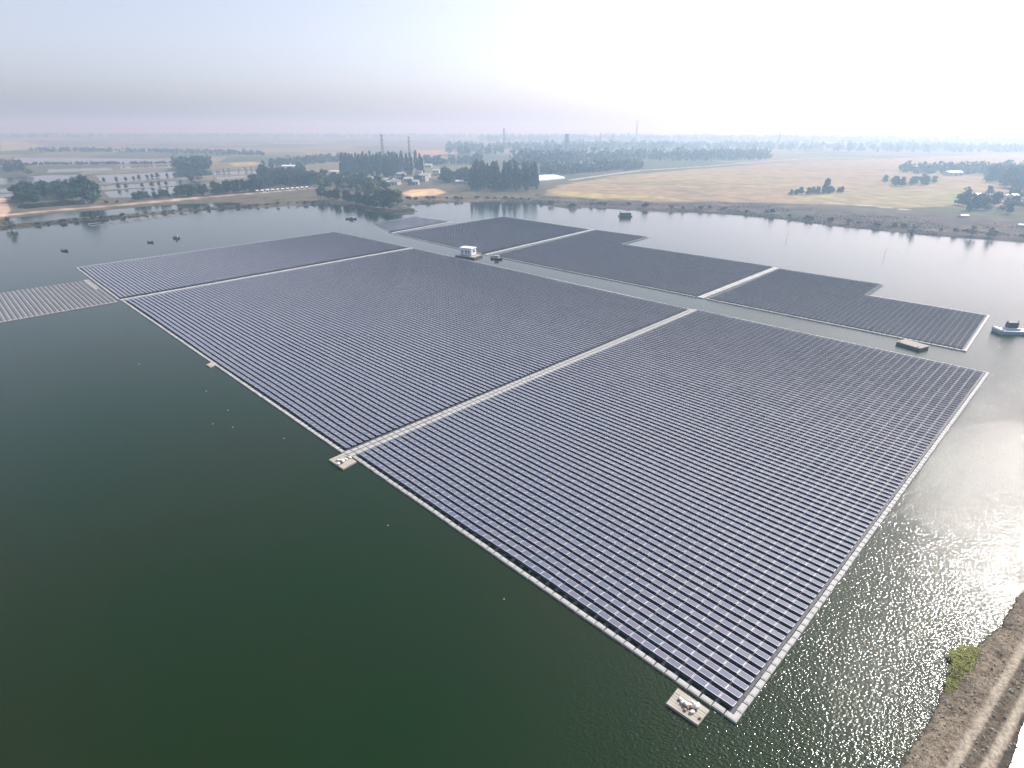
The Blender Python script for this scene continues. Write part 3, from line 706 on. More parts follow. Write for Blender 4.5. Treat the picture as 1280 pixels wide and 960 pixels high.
def transformer_cabin():
    p = (-21.63, 294.48); root = empty('transformer_barge', (p[0], p[1], 0), R(-28))
    b = MB(); b.box(-5.6, 5.6, -4.0, 4.0, -0.4, 0.75, inset=0.12); link('pontoon', b.mesh('pontoon', M['darkhull']), root)
    b = MB(); b.box(-5.5, 5.5, -3.9, 3.9, 0.755, 0.86); link('deck', b.mesh('deck', M['wood']), root)
    h = empty('cabin', (p[0] - 0.3, p[1] + 0.2, 0.86), R(-28))
    b = MB(); b.box(-3.3, 3.3, -2.2, 2.2, 0.25, 3.6); wall = link('wall', b.mesh('wall', M['white']), h)
    b = MB(); b.box(-3.1, 3.1, -2.0, 2.0, 0.0, 0.25); link('plinth', b.mesh('plinth', M['steel']), h)
    b = MB(); b.box(-3.6, 3.6, -2.5, 2.5, 3.6, 3.85, inset=0.05); link('roof', b.mesh('roof', M['roofwhite']), h)
    for x in (-1.9, 0.2, 1.7):
        b = MB(); b.box(x - 0.55, x + 0.55, -2.235, -2.203, 0.35, 2.7); dd = link('door', b.mesh('door', M['bluewhite']), h)
        b = MB(); b.box(x - 0.4, x + 0.4, -2.26, -2.238, 1.7, 2.4); link('louvre', b.mesh('louvre', M['steel']), dd)
    for sx in (-1, 1):
        b = MB(); b.box(sx * 3.303, sx * 3.34, -0.8, 0.8, 1.6, 2.8); link('vent', b.mesh('vent', M['steel']), h)
    for sy in (-3.7, 3.7):
        b = MB()
        for x in np.linspace(-5.3, 5.3, 7): b.tube((x, sy, 0.86), (x, sy, 1.9), 0.04, 0.04, 5)
        b.tube((-5.3, sy, 1.88), (5.3, sy, 1.88), 0.035, 0.035, 5); b.tube((-5.3, sy, 1.4), (5.3, sy, 1.4), 0.03, 0.03, 5)
        link('railing', b.mesh('railing', M['white']), root)
    tag(root, 'dark pontoon barge carrying the white transformer cabin in the channel', 'barge')
    tag(h, 'white boxy transformer cabin standing on the dark barge', 'cabin')
transformer_cabin()

def deck_raft():
    p = (117.19, 163.92); root = empty('work_raft', (p[0], p[1], 0), math.atan2(1.9, -1.0) - math.pi / 2)
    b = MB(); b.box(-2.3, 2.3, -3.4, 3.4, -0.3, 0.75, inset=0.08); link('pontoon', b.mesh('pontoon', M['steel']), root)
    for k in range(9):
        x = -2.4 + k * 0.535; b = MB(); b.box(x, x + 0.5, -3.5, 3.5, 0.755, 0.87 + 0.02 * (k % 2)); link('plank', b.mesh('plank', M['wood']), root)
    for y in (-2.6, 2.6):
        b = MB(); b.tube((-2.1, y, 0.87), (-2.1, y, 1.25), 0.1, 0.1, 8); link('bollard', b.mesh('bollard', M['steel']), root)
    tag(root, 'flat plank work raft beside the stepped array edge in the channel', 'raft')
deck_raft()

def deck_barge():
    p = (156.12, 176.98); root = empty('deck_barge', (p[0], p[1], 0), R(-6)); root.scale = (0.82, 0.82, 0.82)
    b = MB(); prof = [(-5.2, -2.2, 5.2, 2.2, -0.4), (-5.6, -2.5, 5.6, 2.5, 1.15)]
    v = []
    for (x0, y0, x1, y1, z) in prof: v += [(x0, y0, z), (x1, y0, z), (x1 + (0.4 if z > 0 else 0), 0, z), (x1, y1, z), (x0, y1, z)]
    b.add(v, [(4, 3, 2, 1, 0), (5, 6, 7, 8, 9)] + [(k, (k + 1) % 5, 5 + (k + 1) % 5, 5 + k) for k in range(5)]); link('hull', b.mesh('hull', M['bluewhite']), root)
    b = MB(); b.box(-5.5, 5.5, -2.4, 2.4, 1.155, 1.25); link('deck', b.mesh('deck', M['white']), root)
    b = MB(); b.box(-5.55, -4.2, -2.4, 2.4, 1.25, 1.8, inset=0.15); link('bow_locker', b.mesh('bow_locker', M['white']), root)
    b = MB(); b.box(-2.6, 2.4, -1.4, 1.3, 1.25, 2.0, inset=0.1); link('platform', b.mesh('platform', M['bluewhite']), root)
    g = empty('generator', (p[0] + 0.3, p[1] + 0.7, 1.64), R(-6)); g.scale = (0.8, 0.8, 0.8)
    b = MB(); b.box(-1.9, 1.9, -0.9, 0.9, 0.0, 2.0, inset=0.08); link('housing', b.mesh('housing', M['steel']), g)
    for x in (-1.8, 1.8):
        b = MB(); b.tube((x, 0, 1.9), (x * 1.1, 0, 2.7), 0.16, 0.12, 8); link('bushing', b.mesh('bushing', M['steel']), g)
    for x in (-1.2, -0.4, 0.4, 1.2):
        b = MB(); b.box(x - 0.25, x + 0.25, -1.1, -0.92, 0.3, 1.6); link('radiator_fin', b.mesh('radiator_fin', M['steel']), g)
    b = MB()
    for x in np.linspace(-5.3, 5.3, 8): b.tube((x, 2.35, 1.25), (x, 2.35, 2.2), 0.04, 0.04, 5)
    b.tube((-5.3, 2.35, 2.18), (5.3, 2.35, 2.18), 0.04, 0.04, 5); link('railing', b.mesh('railing', M['white']), root)
    tag(root, 'blue grey and white deck barge moored off the stepped array end', 'barge')
    tag(g, 'dark finned transformer standing on the deck barge', 'transformer')
deck_barge()

def boat(p, q, label, cabin=True, beam=1.9, mast=False, kind='fishing_boat'):
    c, L, ang = axes(p, q); root = empty(kind, (c[0], c[1], 0), ang); b = MB(); n = 9; V = []
    for k in range(n):
        t = k / (n - 1) * 2 - 1; wv = beam / 2 * max(0.06, (1 - abs(t) ** 3)); zt = 0.55 + 0.4 * abs(t) ** 2
        V += [(t * L / 2, -wv, zt), (t * L / 2 * 0.94, -wv * 0.6, -0.25), (t * L / 2 * 0.94, wv * 0.6, -0.25), (t * L / 2, wv, zt), (t * L / 2 * 0.96, wv * 0.8, zt - 0.2), (t * L / 2 * 0.96, -wv * 0.8, zt - 0.2)]
    F = [(6 * k + i, 6 * (k + 1) + i, 6 * (k + 1) + (i + 1) % 6, 6 * k + (i + 1) % 6) for k in range(n - 1) for i in range(6)]
    b.add(V, F + [(0, 1, 2, 3, 4, 5), tuple(6 * (n - 1) + i for i in (5, 4, 3, 2, 1, 0))]); link('hull', b.mesh('hull', M['darkhull']), root)
    b = MB(); b.box(-L * 0.33, L * 0.33, -beam * 0.3, beam * 0.3, 0.38, 0.45); link('deck', b.mesh('deck', M['wood']), root)
    if cabin:
        b = MB(); b.box(-L * 0.12, L * 0.2, -beam * 0.33, beam * 0.33, 0.45, 1.7, inset=0.05); cb = link('cabin', b.mesh('cabin', M['wood']), root)
        b = MB(); b.box(-L * 0.15, L * 0.23, -beam * 0.4, beam * 0.4, 1.71, 1.83, inset=0.04); link('roof', b.mesh('roof', M['concrete']), cb)
    if mast:
        b = MB(); b.tube((L * 0.3, 0, 0.4), (L * 0.34, 0, 4.2), 0.07, 0.04, 6); link('mast', b.mesh('mast', M['steel']), root)
    tag(root, label, 'boat', 'boats on the lake'); return root
boat((-10.76, 289.73), (-4.87, 287.89), 'dark work boat in the channel near the transformer cabin', True, 2.4)
boat((-116.88, 426.13), (-109.09, 426.32), 'dark fishing boat with a mast off the wooded point', True, 2.6, True)
boat((-232.23, 306.38), (-227.84, 305.38), 'lone small dark boat, the one off the narrow array corner', False, 1.8)
boat((-202.15, 331.66), (-197.95, 330.48), 'small dark boat ahead of its companion near the net pens', False, 1.7)
boat((-194.98, 344.92), (-190.89, 345.00), 'small dark boat with a low cabin near the net pens', True, 1.7)

def houseboat():
    c, L, ang = axes((77.87, 445.73), (86.68, 445.95)); root = empty('houseboat', (c[0], c[1], 0), ang + R(8))
    b = MB(); b.box(-L / 2, L / 2, -2.6, 2.6, -0.3, 0.7, inset=-0.15); link('pontoon', b.mesh('pontoon', M['darkhull']), root)
    b = MB(); b.box(-L * 0.42, L * 0.42, -2.1, 2.1, 0.7, 2.9); cb = link('cabin', b.mesh('cabin', M['steel']), root)
    for x in (-2.4, 0, 2.4):
        b = MB(); b.box(x - 0.5, x + 0.5, -2.14, -2.103, 1.4, 2.3); link('window', b.mesh('window', M['window']), cb)
    b = MB(); b.add([(-L * 0.46, -2.5, 2.9), (L * 0.46, -2.5, 2.9), (L * 0.46, 2.5, 2.9), (-L * 0.46, 2.5, 2.9), (-L * 0.46, 0, 3.6), (L * 0.46, 0, 3.6)], [(0, 1, 5, 4), (2, 3, 4, 5), (1, 2, 5), (3, 0, 4), (3, 2, 1, 0)]); link('roof', b.mesh('roof', M['concrete']), root)
    tag(root, 'dark houseboat with grey roof off the dry tan field', 'houseboat')
houseboat()

for (p, h, lb) in (((159.15, 349.48), 4.0, 'thin grey stake in open water near the field shore bend'), ((186.30, 298.16), 4.0, 'thin grey stake in open water beyond the stepped array')):
    b = MB(); b.tube((0, 0, -1.5), (0.2, 0, h), 0.09, 0.06, 7); b.tube((0.12, 0, h - 0.6), (0.5, 0.05, h - 0.2), 0.06, 0.04, 5)
    tag(link('mooring_stake', b.mesh('mooring_stake', M['concrete']), None, (p[0], p[1], 0)), lb, 'stake')

bu = MB(); bu.tube((0, 0, -0.08), (0, 0, 0.08), 0.13, 0.11, 10); bu.tube((0, 0, 0.08), (0, 0, 0.14), 0.11, 0.03, 10); bum = bu.mesh('net_float', M['walk'])
for p in ((-99.87, 147.65), (-73.44, 129.94), (-63.60, 119.43), (-63.90, 112.76), (-46.45, 106.46), (-59.00, 111.31), (-19.67, 77.68), (-0.97, 61.69)):
    o = link('net_float', bum, None, (p[0], p[1], 0)); tag(o, 'little white net float drifting on the open green water', 'float', 'white net floats on open water')

def net_pen(corners):
    c = [np.array(p, float) for p in corners]; base = sum(c) / 4; root = empty('net_pen', (base[0], base[1], 0))
    b = MB()
    for k in range(4):
        p, q = c[k] - base, c[(k + 1) % 4] - base; b.tube((p[0], p[1], 0.1), (q[0], q[1], 0.1), 0.16, 0.16, 5)
    link('float_frame', b.mesh('float_frame', M['wood']), root)
    for k in range(4):
        p = c[k] - base; b = MB(); b.tube((p[0], p[1], -0.8), (p[0], p[1], 1.4), 0.09, 0.07, 5); link('post', b.mesh('post', M['steel']), root)
    tag(root, 'floating frame net pen moored along the thin dyke', 'net pen', 'net pens along the dyke')
for x0, y0 in ((110, 280.5), (139, 277.5), (155, 275.5), (172, 273), (192, 270.5), (208, 268.5), (226, 266.5)):
    pass
for pc in ([(-279.53, 399.32), (-275.72, 404.87), (-267.00, 397.82), (-272.80, 390.67)], [(-270.03, 406.86), (-266.56, 412.60), (-259.42, 405.27), (-263.44, 399.70)], [(-265.03, 414.56), (-261.43, 420.51), (-253.71, 412.92), (-257.88, 407.16)],
           [(-261.54, 424.50), (-258.37, 430.71), (-251.63, 422.75), (-254.83, 416.75)], [(-256.77, 434.93), (-252.88, 441.45), (-245.52, 433.12), (-249.44, 426.83)], [(-251.18, 443.68), (-247.14, 450.45), (-240.32, 441.78), (-244.38, 435.25)], [(-244.79, 452.77), (-240.03, 457.50), (-234.33, 450.79), (-239.08, 446.20)]):
    net_pen(pc)

# ------------------------------------------------------------------ trees
def lobes_for(kind, r):
    L = []
    if kind == 'round':
        for k in range(9):
            a = r.uniform(0, 6.28); q = r.uniform(0.1, 0.62); L.append((q * math.cos(a), q * math.sin(a), r.uniform(0.20, 0.80), r.uniform(0.30, 0.44)))
        L.append((0, 0, 0.80, 0.36)); L.append((0.2, -0.2, 0.3, 0.5)); L.append((-0.3, 0.2, 0.25, 0.5))
    elif kind == 'poplar':
        for k in range(11):
            a = r.uniform(0, 6.28); z = 0.14 + 0.80 * k / 10; q = 0.28 * (1.05 - z) + 0.05; L.append((q * math.cos(a) * 1.6, q * math.sin(a) * 1.6, z, (0.42 if z < 0.7 else 0.28) * r.uniform(0.8, 1.1)))
    elif kind == 'low':
        for k in range(8):
            a = r.uniform(0, 6.28); q = r.uniform(0.1, 0.65); L.append((q * math.cos(a), q * math.sin(a), r.uniform(0.3, 0.7), r.uniform(0.3, 0.42)))
    return L
def make_tree(kind, seed, h, rad, mat, leaf, dens):
    """trunk with limbs, and a crown of leaf clumps spread over uneven lobes"""
    r = np.random.default_rng(seed); pts = []; b = MB(); lob = lobes_for(kind, r)
    top = h * (0.85 if kind == 'poplar' else 0.6)
    b.tube((0, 0, -0.4), (r.normal(0, .1), r.normal(0, .1), top), 0.022 * h, 0.007 * h, 7)
    for (lx, ly, lz, lr) in lob:
        c = np.array([lx * rad, ly * rad, lz * h])
        b.tube((0, 0, min(top, c[2] * 0.55)), tuple(c), 0.008 * h, 0.002 * h, 5)
        n = int(dens * r.uniform(0.7, 1.2)); d = r.normal(size=(n, 3)); d /= np.linalg.norm(d, axis=1)[:, None]
        er = lr * np.array([rad, rad, h * 0.33 if kind != 'low' else h * 0.5])
        rr = r.random((n, 1)) ** 0.45; k2 = 1 + 0.35 * np.sin(d[:, :1] * 5 + seed) * np.sin(d[:, 1:2] * 4) 
        pts.append(c + d * er * rr * k2)
    pts = np.concatenate(pts); pts = pts[pts[:, 2] > 0.03 * h]
    P, F = leaf_quads(pts, leaf, 0.2, seed + 50, 0.7)
    root = empty('tree', (0, 0, 0))
    link('trunk', b.mesh('trunk_' + kind, M['bark']), root); link('crown', mesh_np('crown_' + kind, P, F, [M[mat]]), root)
    return root
PROTO = {}
for key, kind, mat, h, rad, leaf, dens in (('dark', 'round', 'leaf_dark', 13, 6.5, 0.62, 130), ('mid', 'round', 'leaf_mid', 11, 5.5, 0.55, 120), ('yellow', 'round', 'leaf_yellow', 10, 5.0, 0.5, 120),
                                           ('grey', 'round', 'leaf_grey', 13, 6.0, 0.40, 70), ('poplar', 'poplar', 'leaf_poplar', 22, 4.6, 0.6, 130), ('bush', 'low', 'leaf_mid', 4.0, 3.2, 0.36, 80), ('drybush', 'low', 'leaf_grey', 3.4, 3.0, 0.34, 70)):
    PROTO[key] = [(make_tree(kind, 100 + 17 * len(PROTO) + s, h, rad, mat, leaf, dens), h) for s in range(3)]
used_proto = set(); tree_rng = random.Random(9)
def tree(key, p, height, label, group, cat='tree', wide=1.0):
    k = tree_rng.randrange(3); pr, h = PROTO[key][k]
    if (key, k) not in used_proto: o = pr; used_proto.add((key, k))
    else: o = copy_tree(pr)
    s = height / h; o.location = (p[0], p[1], max(-0.2, ground_z(*p) - 0.1)); o.scale = (s * wide, s * wide, s); o.rotation_euler = (0, 0, tree_rng.uniform(0, 6.28))
    if cat == 'bush': o.name = 'shrub'
    tag(o, label, cat, group)
def grove(key, quad, n, h, label, group, seed, cat='tree', wide=1.0, alt=None):
    """n trees spread over a four-cornered plot"""
    r = random.Random(seed); q = [np.array(p, float) for p in quad]; done = []
    tries = 0
    while len(done) < n and tries < n * 30:
        tries += 1; u, v = r.random(), r.random(); p = (1 - u) * (1 - v) * q[0] + u * (1 - v) * q[1] + u * v * q[2] + (1 - u) * v * q[3]
        if any(np.hypot(*(p - d)) < h[0] * 0.22 for d in done): continue
        done.append(p)
    for p in done:
        if alt and r.random() < alt[1]: tree(alt[0], p, r.uniform(*h) * 0.85, alt[2], alt[3], cat, wide)
        else: tree(key, p, r.uniform(*h), label, group, cat, wide)
def wood_mass(key, quad, n, h, label, seed, wide=1.0):
    """the inner trees of a dense wood, which read as one mass"""
    r = random.Random(seed); q = [np.array(p, float) for p in quad]; Vs = []; Fs = []; off = 0
    src = []
    for pr, hh in PROTO[key]:
        me = [c for c in pr.children if c.name.startswith('crown')][0].data
        v = np.empty(len(me.vertices) * 3, np.float32); me.vertices.foreach_get('co', v); src.append((v.reshape(-1, 3), hh))
    for k in range(n):
        u, w_ = r.random(), r.random(); p = (1 - u) * (1 - w_) * q[0] + u * (1 - w_) * q[1] + u * w_ * q[2] + (1 - u) * w_ * q[3]
        v, hh = src[k % 3]; sc = r.uniform(*h) / hh; a = r.uniform(0, 6.28); c, s_ = math.cos(a), math.sin(a)
        vv = np.stack([(v[:, 0] * c - v[:, 1] * s_) * sc * wide, (v[:, 0] * s_ + v[:, 1] * c) * sc * wide, v[:, 2] * sc], 1) + np.array([p[0], p[1], 0.6])
        Vs.append(vv); Fs.append(np.arange(len(vv)).reshape(-1, 4) + off); off += len(vv)
    mt = {'poplar': 'leaf_poplar', 'dark': 'leaf_dark', 'mid': 'leaf_mid', 'grey': 'leaf_grey'}[key]
    tag(link('wood', mesh_np('wood', np.concatenate(Vs), np.concatenate(Fs), [M[mt]])), label, 'wood', kind='stuff')
def line(key, pts, n, h, label, group, seed, jit=2.0, cat='tree', wide=1.0):
    r = random.Random(seed); P = [np.array(p, float) for p in pts]; seg = [np.hypot(*(P[i + 1] - P[i])) for i in range(len(P) - 1)]; tot = sum(seg)
    for k in range(n):
        t = (k + r.uniform(0.2, 0.8)) / n * tot; i = 0
        while i < len(seg) - 1 and t > seg[i]: t -= seg[i]; i += 1
        p = P[i] + (P[i + 1] - P[i]) * min(1, t / seg[i]); tree(key, (p[0] + r.uniform(-jit, jit), p[1] + r.uniform(-jit, jit)), r.uniform(*h), label, group, cat, wide)

grove('dark', [(-402.05, 498.41), (-379.08, 537.57), (-425.15, 603.58), (-451.98, 565.27)], 26, (11, 16), 'dark green tree in the dense thicket by the pale causeway', 'trees of the thicket by the causeway', 1, alt=('mid', 0.4, 'lighter green tree mixed into the thicket by the causeway', 'lighter trees of the thicket'))
grove('grey', [(-465.33, 586.66), (-428.93, 611.50), (-453.17, 644.98), (-493.55, 625.86)], 8, (10, 14), 'grey leafless tree behind the thicket by the causeway', 'grey trees behind the thicket', 2)
tree('dark', (-355.14, 513.98), 25, 'tallest dark green tree, at the end of the thicket', None, wide=0.8)
tree('dark', (-356.21, 522.83), 20, 'sloping dark green tree leaning against the tallest tree', None, wide=0.8)
line('mid', [(-323.90, 526.86), (-315.95, 539.58), (-304.03, 559.78)], 8, (6, 9), 'rounded green tree lining the causeway beside the open ponds', 'trees lining the causeway', 3, 1.5)
tree('grey', (-304.83, 592.23), 19, 'big grey leafless tree behind the causeway', None)
tree('grey', (-310.11, 615.78), 17, 'slim grey leafless tree next to the big leafless one', None, wide=0.8)
grove('mid', [(-296.07, 549.95), (-278.65, 567.54), (-295.61, 600.27), (-312.33, 584.45)], 7, (9, 12), 'green tree under the grey leafless trees at the causeway', 'trees under the leafless ones', 4)
line('dark', [(-278.83, 571.06), (-261.79, 593.73), (-246.57, 613.98)], 12, (10, 14), 'dark tree in the row behind the huts on the causeway', 'trees in the row behind the huts', 5, 2.0)
wood_mass('dark', [(-277.02, 670.47), (-229.66, 724.35), (-279.06, 853.37), (-334.91, 820.93)], 30, (13, 17), 'inner mass of the wood behind the huts', 73)
grove('dark', [(-254.35, 609.65), (-208.75, 673.13), (-225.99, 724.50), (-273.28, 661.08)], 20, (12, 16), 'dark tree in the wood behind the row of huts', 'trees of the wood behind the huts', 6)
grove('mid', [(-201.12, 636.67), (-96.09, 524.82), (-126.10, 657.41), (-242.00, 784.22)], 36, (11, 15), 'green tree on the wooded point', 'trees on the wooded point', 7, alt=('yellow', 0.35, 'yellow green tree on the wooded point', 'yellow trees on the point'))
line('yellow', [(-116.44, 524.20), (-93.40, 501.99)], 8, (11, 14), 'bright yellow green tree at the tip of the wooded point', 'trees at the tip of the point', 8, 2.0)
line('dark', [(-175.06, 560.59), (-136.74, 523.58), (-108.24, 485.60), (-91.60, 471.05)], 16, (7, 11), 'dark low tree along the waterline of the wooded point', 'waterline trees of the point', 9, 2.0)
wood_mass('poplar', [(-228.81, 840.66), (-122.06, 845.84), (-143.96, 983.93), (-264.92, 977.13)], 60, (21, 28), 'inner mass of the poplar wood behind the village', 71)
grove('poplar', [(-217.68, 798.60), (-116.09, 803.29), (-121.03, 838.44), (-226.87, 833.36)], 20, (20, 26), 'tall slim poplar in the wood behind the village', 'poplars behind the village', 10)
grove('dark', [(-79.79, 698.26), (-37.31, 710.47), (-41.54, 793.31), (-90.06, 791.11)], 20, (12, 16), 'dark tree beside the poplar wood near the shore', 'dark trees beside the shore poplars', 11)
wood_mass('poplar', [(-42.70, 651.43), (24.57, 653.96), (26.94, 746.63), (-46.63, 743.50)], 50, (20, 26), 'inner mass of the poplar wood by the shore', 72)
grove('poplar', [(-42.12, 617.21), (24.94, 619.59), (26.09, 649.52), (-42.42, 646.97)], 20, (19, 25), 'tall slim poplar in the wood by the shore and tan field', 'poplars by the shore', 12)
grove('mid', [(-183.01, 674.14), (-81.40, 659.10), (-98.97, 765.21), (-212.22, 785.57)], 18, (6, 9), 'small tree among the village houses', 'small trees among the village houses', 13)
line('drybush', [(-94.23, 533.99), (-57.45, 547.79), (-0.57, 549.60), (19.10, 540.64)], 14, (2.5, 4.5), 'brown dry shrub on the shore under the poplars', 'dry shrubs below the poplars', 14, 3, 'bush')
line('drybush', [(21.21, 522.46), (48.59, 495.31), (69.52, 512.36), (120.26, 486.92), (161.89, 478.03), (198.65, 446.68)], 18, (2.5, 4.5), 'grey brown shrub along the shore of the tan field', 'shrubs on the tan field shore', 15, 4, 'bush')
line('drybush', [(196.83, 442.35), (225.21, 407.68), (256.77, 381.13), (301.73, 355.18)], 14, (2.0, 3.5), 'dry shrub on the dark bank below the yellow field', 'shrubs on the dark bank', 16, 5, 'bush')
for p, h in (((245.78, 371.52), 6), ((273.18, 358.83), 6.5), ((281.12, 354.76), 6)): tree('grey', p, h, 'small bare tree standing right at the waterline of the dark bank', 'bare trees at the waterline', wide=1.3)
tree('grey', (-311.05, 374.85), 9, 'small bare tree on the thin dyke corner', None)
line('mid', [(260.85, 585.49), (294.88, 601.45), (326.24, 614.14)], 14, (5, 8), 'hedge tree between the tan field and the yellow field', 'hedge trees at the yellow field', 17, 2)
tree('dark', (310.10, 613.58), 15, 'taller tree rising from the field hedge', None, wide=0.7)
grove('mid', [(400.37, 677.41), (471.95, 680.13), (509.85, 743.91), (441.40, 741.08)], 16, (8, 12), 'tree in the hazy copse behind the yellow field', 'trees of the copse behind the yellow field', 18)
grove('grey', [(333.14, 463.60), (380.46, 447.04), (489.44, 582.32), (430.25, 594.80)], 30, (9, 14), 'greyish tree in the grove behind the dark bank', 'greyish trees of the bank grove', 19, alt=('dark', 0.5, 'dark tree in the grove behind the dark bank', 'dark trees of the bank grove'))
wood_mass('dark', [(485.48, 644.46), (535.57, 629.48), (674.40, 799.19), (610.93, 796.40)], 28, (16, 22), 'tall hazy wood rising behind the bank grove', 74)
line('mid', [(-483.91, 730.60), (-462.22, 749.26), (-456.00, 808.10), (-410.14, 846.90)], 13, (4.5, 7), 'small round tree on the middle dyke between the ponds', 'trees on the middle dyke', 21, 2)
line('mid', [(-417.42, 646.34), (-400.91, 660.87), (-377.13, 707.23)], 7, (4, 6), 'small round tree on the dyke of the pale pond', 'trees on the pale pond dyke', 22, 2)
line('grey', [(-420.98, 869.92), (-397.17, 913.39), (-376.87, 951.31)], 9, (5, 9), 'small bare tree on the dyke beyond the leafless trees', 'bare trees on the far dyke', 23, 3)
grove('grey', [(-644.22, 792.34), (-635.28, 820.96), (-705.75, 914.75), (-725.92, 895.95)], 9, (14, 20), 'grey tree of the clump between the far ponds', 'grey trees between the far ponds', 24)
line('drybush', [(-387.20, 472.66), (-370.24, 488.54), (-349.58, 505.54), (-324.00, 517.86)], 8, (2.5, 4), 'scrubby shrub on the verge of the pale causeway', 'shrubs on the causeway verge', 25, 2, 'bush')
line('drybush', [(-309.31, 389.82), (-278.56, 432.28), (-243.36, 476.70), (-202.08, 498.81), (-165.32, 516.82)], 30, (1.6, 3.2), 'low shrub on the thin dyke at the lake', 'shrubs on the thin dyke', 26, 1.5, 'bush')
for key in PROTO:      # remove unused originals
    for k, (pr, h) in enumerate(PROTO[key]):
        if (key, k) not in used_proto:
            for ch in list(pr.children): bpy.data.objects.remove(ch)
            bpy.data.objects.remove(pr)

def far_wood(name, line_pts, depth, h, n, label, mat, seed, leaf=2.2):
    """a distant wood that reads as one mass: many tree crowns in one mesh"""
    r = np.random.default_rng(seed); P = np.array(line_pts, float); pts = []
    seg = np.hypot(*(P[1:] - P[:-1]).T); cum = np.concatenate([[0], np.cumsum(seg)])
    for k in range(n):
        t = r.uniform(0, cum[-1]); i = min(len(seg) - 1, np.searchsorted(cum, t) - 1); i = max(i, 0)
        p = P[i] + (P[i + 1] - P[i]) * (t - cum[i]) / seg[i]; d = p / np.hypot(*p); p = p + d * r.uniform(0, depth)
        z0 = ground_z(*p) if False else 0.5
        hh = h * r.uniform(0.55, 1.1) * (0.75 + 0.5 * float(fbm(p[0], p[1], 160, 2))); rr = hh * r.uniform(0.28, 0.42)
        m = 26; q = r.normal(size=(m, 3)); q /= np.linalg.norm(q, axis=1)[:, None]
        pts.append(np.array([p[0], p[1], z0 + hh * 0.55]) + q * np.array([rr, rr, hh * 0.46]) * r.random((m, 1)) ** 0.35)
    Pv, F = leaf_quads(np.concatenate(pts), leaf, 0.2, seed, 0.8)
    tag(link(name, mesh_np(name, Pv, F, [M[mat]])), label, 'wood', kind='stuff')
far_wood('far_wood', [(-494.69, 926.17), (-457.20, 946.88)], 60, 22, 120, 'hazy square wood beyond the fish ponds', 'leaf_poplar', 31)
far_wood('far_wood', [(37.01, 824.26), (88.02, 871.48), (140.29, 924.00), (197.12, 973.17)], 110, 16, 190, 'hazy wood along the far edge of the tan field', 'leaf_poplar', 32)
far_wood('far_wood', [(-1.18, 991.96), (114.13, 1138.00), (248.24, 1232.29), (375.70, 1241.04), (546.01, 1353.59)], 260, 22, 420, 'blue hazy wood behind the tan field', 'leaf_poplar', 33, 2.8)
far_wood('far_wood', [(-149.15, 1458.29), (-1.97, 1563.92), (272.32, 1818.46), (599.52, 1995.66), (847.34, 1876.20), (1106.55, 1835.78), (1449.63, 1746.84)], 700, 24, 760, 'pale hazy belt of trees below the chimneys', 'leaf_poplar', 34, 3.6)
far_wood('far_wood', [(-830.23, 1018.38), (-779.87, 1056.30), (-696.94, 1073.69), (-591.18, 1092.93)], 60, 3.5, 160, 'low scrub along the far pond bank', 'leaf_grey', 35, 1.8)
far_wood('far_wood', [(-1220.11, 1610.20), (-1123.95, 1648.37), (-989.83, 1632.52), (-721.66, 1500.69), (-559.58, 1424.35)], 240, 8, 260, 'low hazy scrub beyond the far pond', 'leaf_grey', 36, 2.6)
far_wood('far_wood', [(-2990.82, 3512.06), (-2220.82, 4030.50), (-1137.41, 4119.06), (-232.71, 4538.73), (-6.15, 4596.65)], 1500, 26, 620, 'faint tree belt on the skyline behind the ponds', 'leaf_poplar', 37, 6)
far_wood('far_wood', [(-160.56, 3125.10), (694.70, 3495.45), (1439.16, 3204.37), (1865.65, 2927.53), (2224.80, 2694.40)], 1200, 34, 800, 'faint tree belt on the skyline behind the tan field', 'leaf_poplar', 38, 6)
far_wood('far_wood', [(-384.25, 970.42), (-351.17, 1059.00), (-319.11, 1193.39)], 160, 13, 120, 'hazy copse behind the white sheds', 'leaf_poplar', 39, 2.0)
far_wood('far_wood', [(-153.69, 1071.07), (-71.20, 1100.58), (-62.86, 1210.96)], 90, 14, 80, 'hazy copse behind the village fields', 'leaf_poplar', 40, 2.2)
far_wood('far_wood', [(556.71, 911.02), (629.73, 882.28), (709.76, 855.79)], 120, 16, 130, 'pale hazy trees beyond the bank grove', 'leaf_poplar', 41, 2.2)

# ------------------------------------------------------------------ village, sheds, chimneys, pylons
def house_proto(wx, wy, wz, roofmat, rise):
    root = empty('house', (0, 0, 0))
    b = MB(); b.box(-wx / 2, wx / 2, -wy / 2, wy / 2, -0.6, wz); wl = link('wall', b.mesh('wall', M['wall']), root)
    x, y = wx / 2 + 0.4, wy / 2 + 0.4; b = MB()
    b.add([(-x, -y, wz - 0.1), (x, -y, wz - 0.1), (x, y, wz - 0.1), (-x, y, wz - 0.1), (-x, 0, wz + rise), (x, 0, wz + rise)], [(0, 1, 5, 4), (2, 3, 4, 5), (1, 2, 5), (3, 0, 4), (3, 2, 1, 0)])
    link('roof', b.mesh('roof', M[roofmat]), root)
    b = MB(); b.box(-0.6, 0.6, -wy / 2 - 0.04, -wy / 2 - 0.003, -0.5, 2.1); link('door', b.mesh('door', M['window']), root)
    wm = MB(); wm.box(-0.6, 0.6, -0.04, -0.003, 0, 1.2); wme = wm.mesh('window', M['window'])
    for fx in (-0.34, 0.34): link('window', wme, root, (fx * wx, -wy / 2, 1.0))
    if wz > 5:
        for fx in (-0.34, 0, 0.34): link('window', wme, root, (fx * wx, -wy / 2, 4.2))
    return root
HP = [house_proto(10, 7, 3.4, 'roof', 1.8), house_proto(9, 8, 6.5, 'roof', 1.6), house_proto(16, 9, 3.6, 'roofwhite', 1.2)]
first = [True] * 3
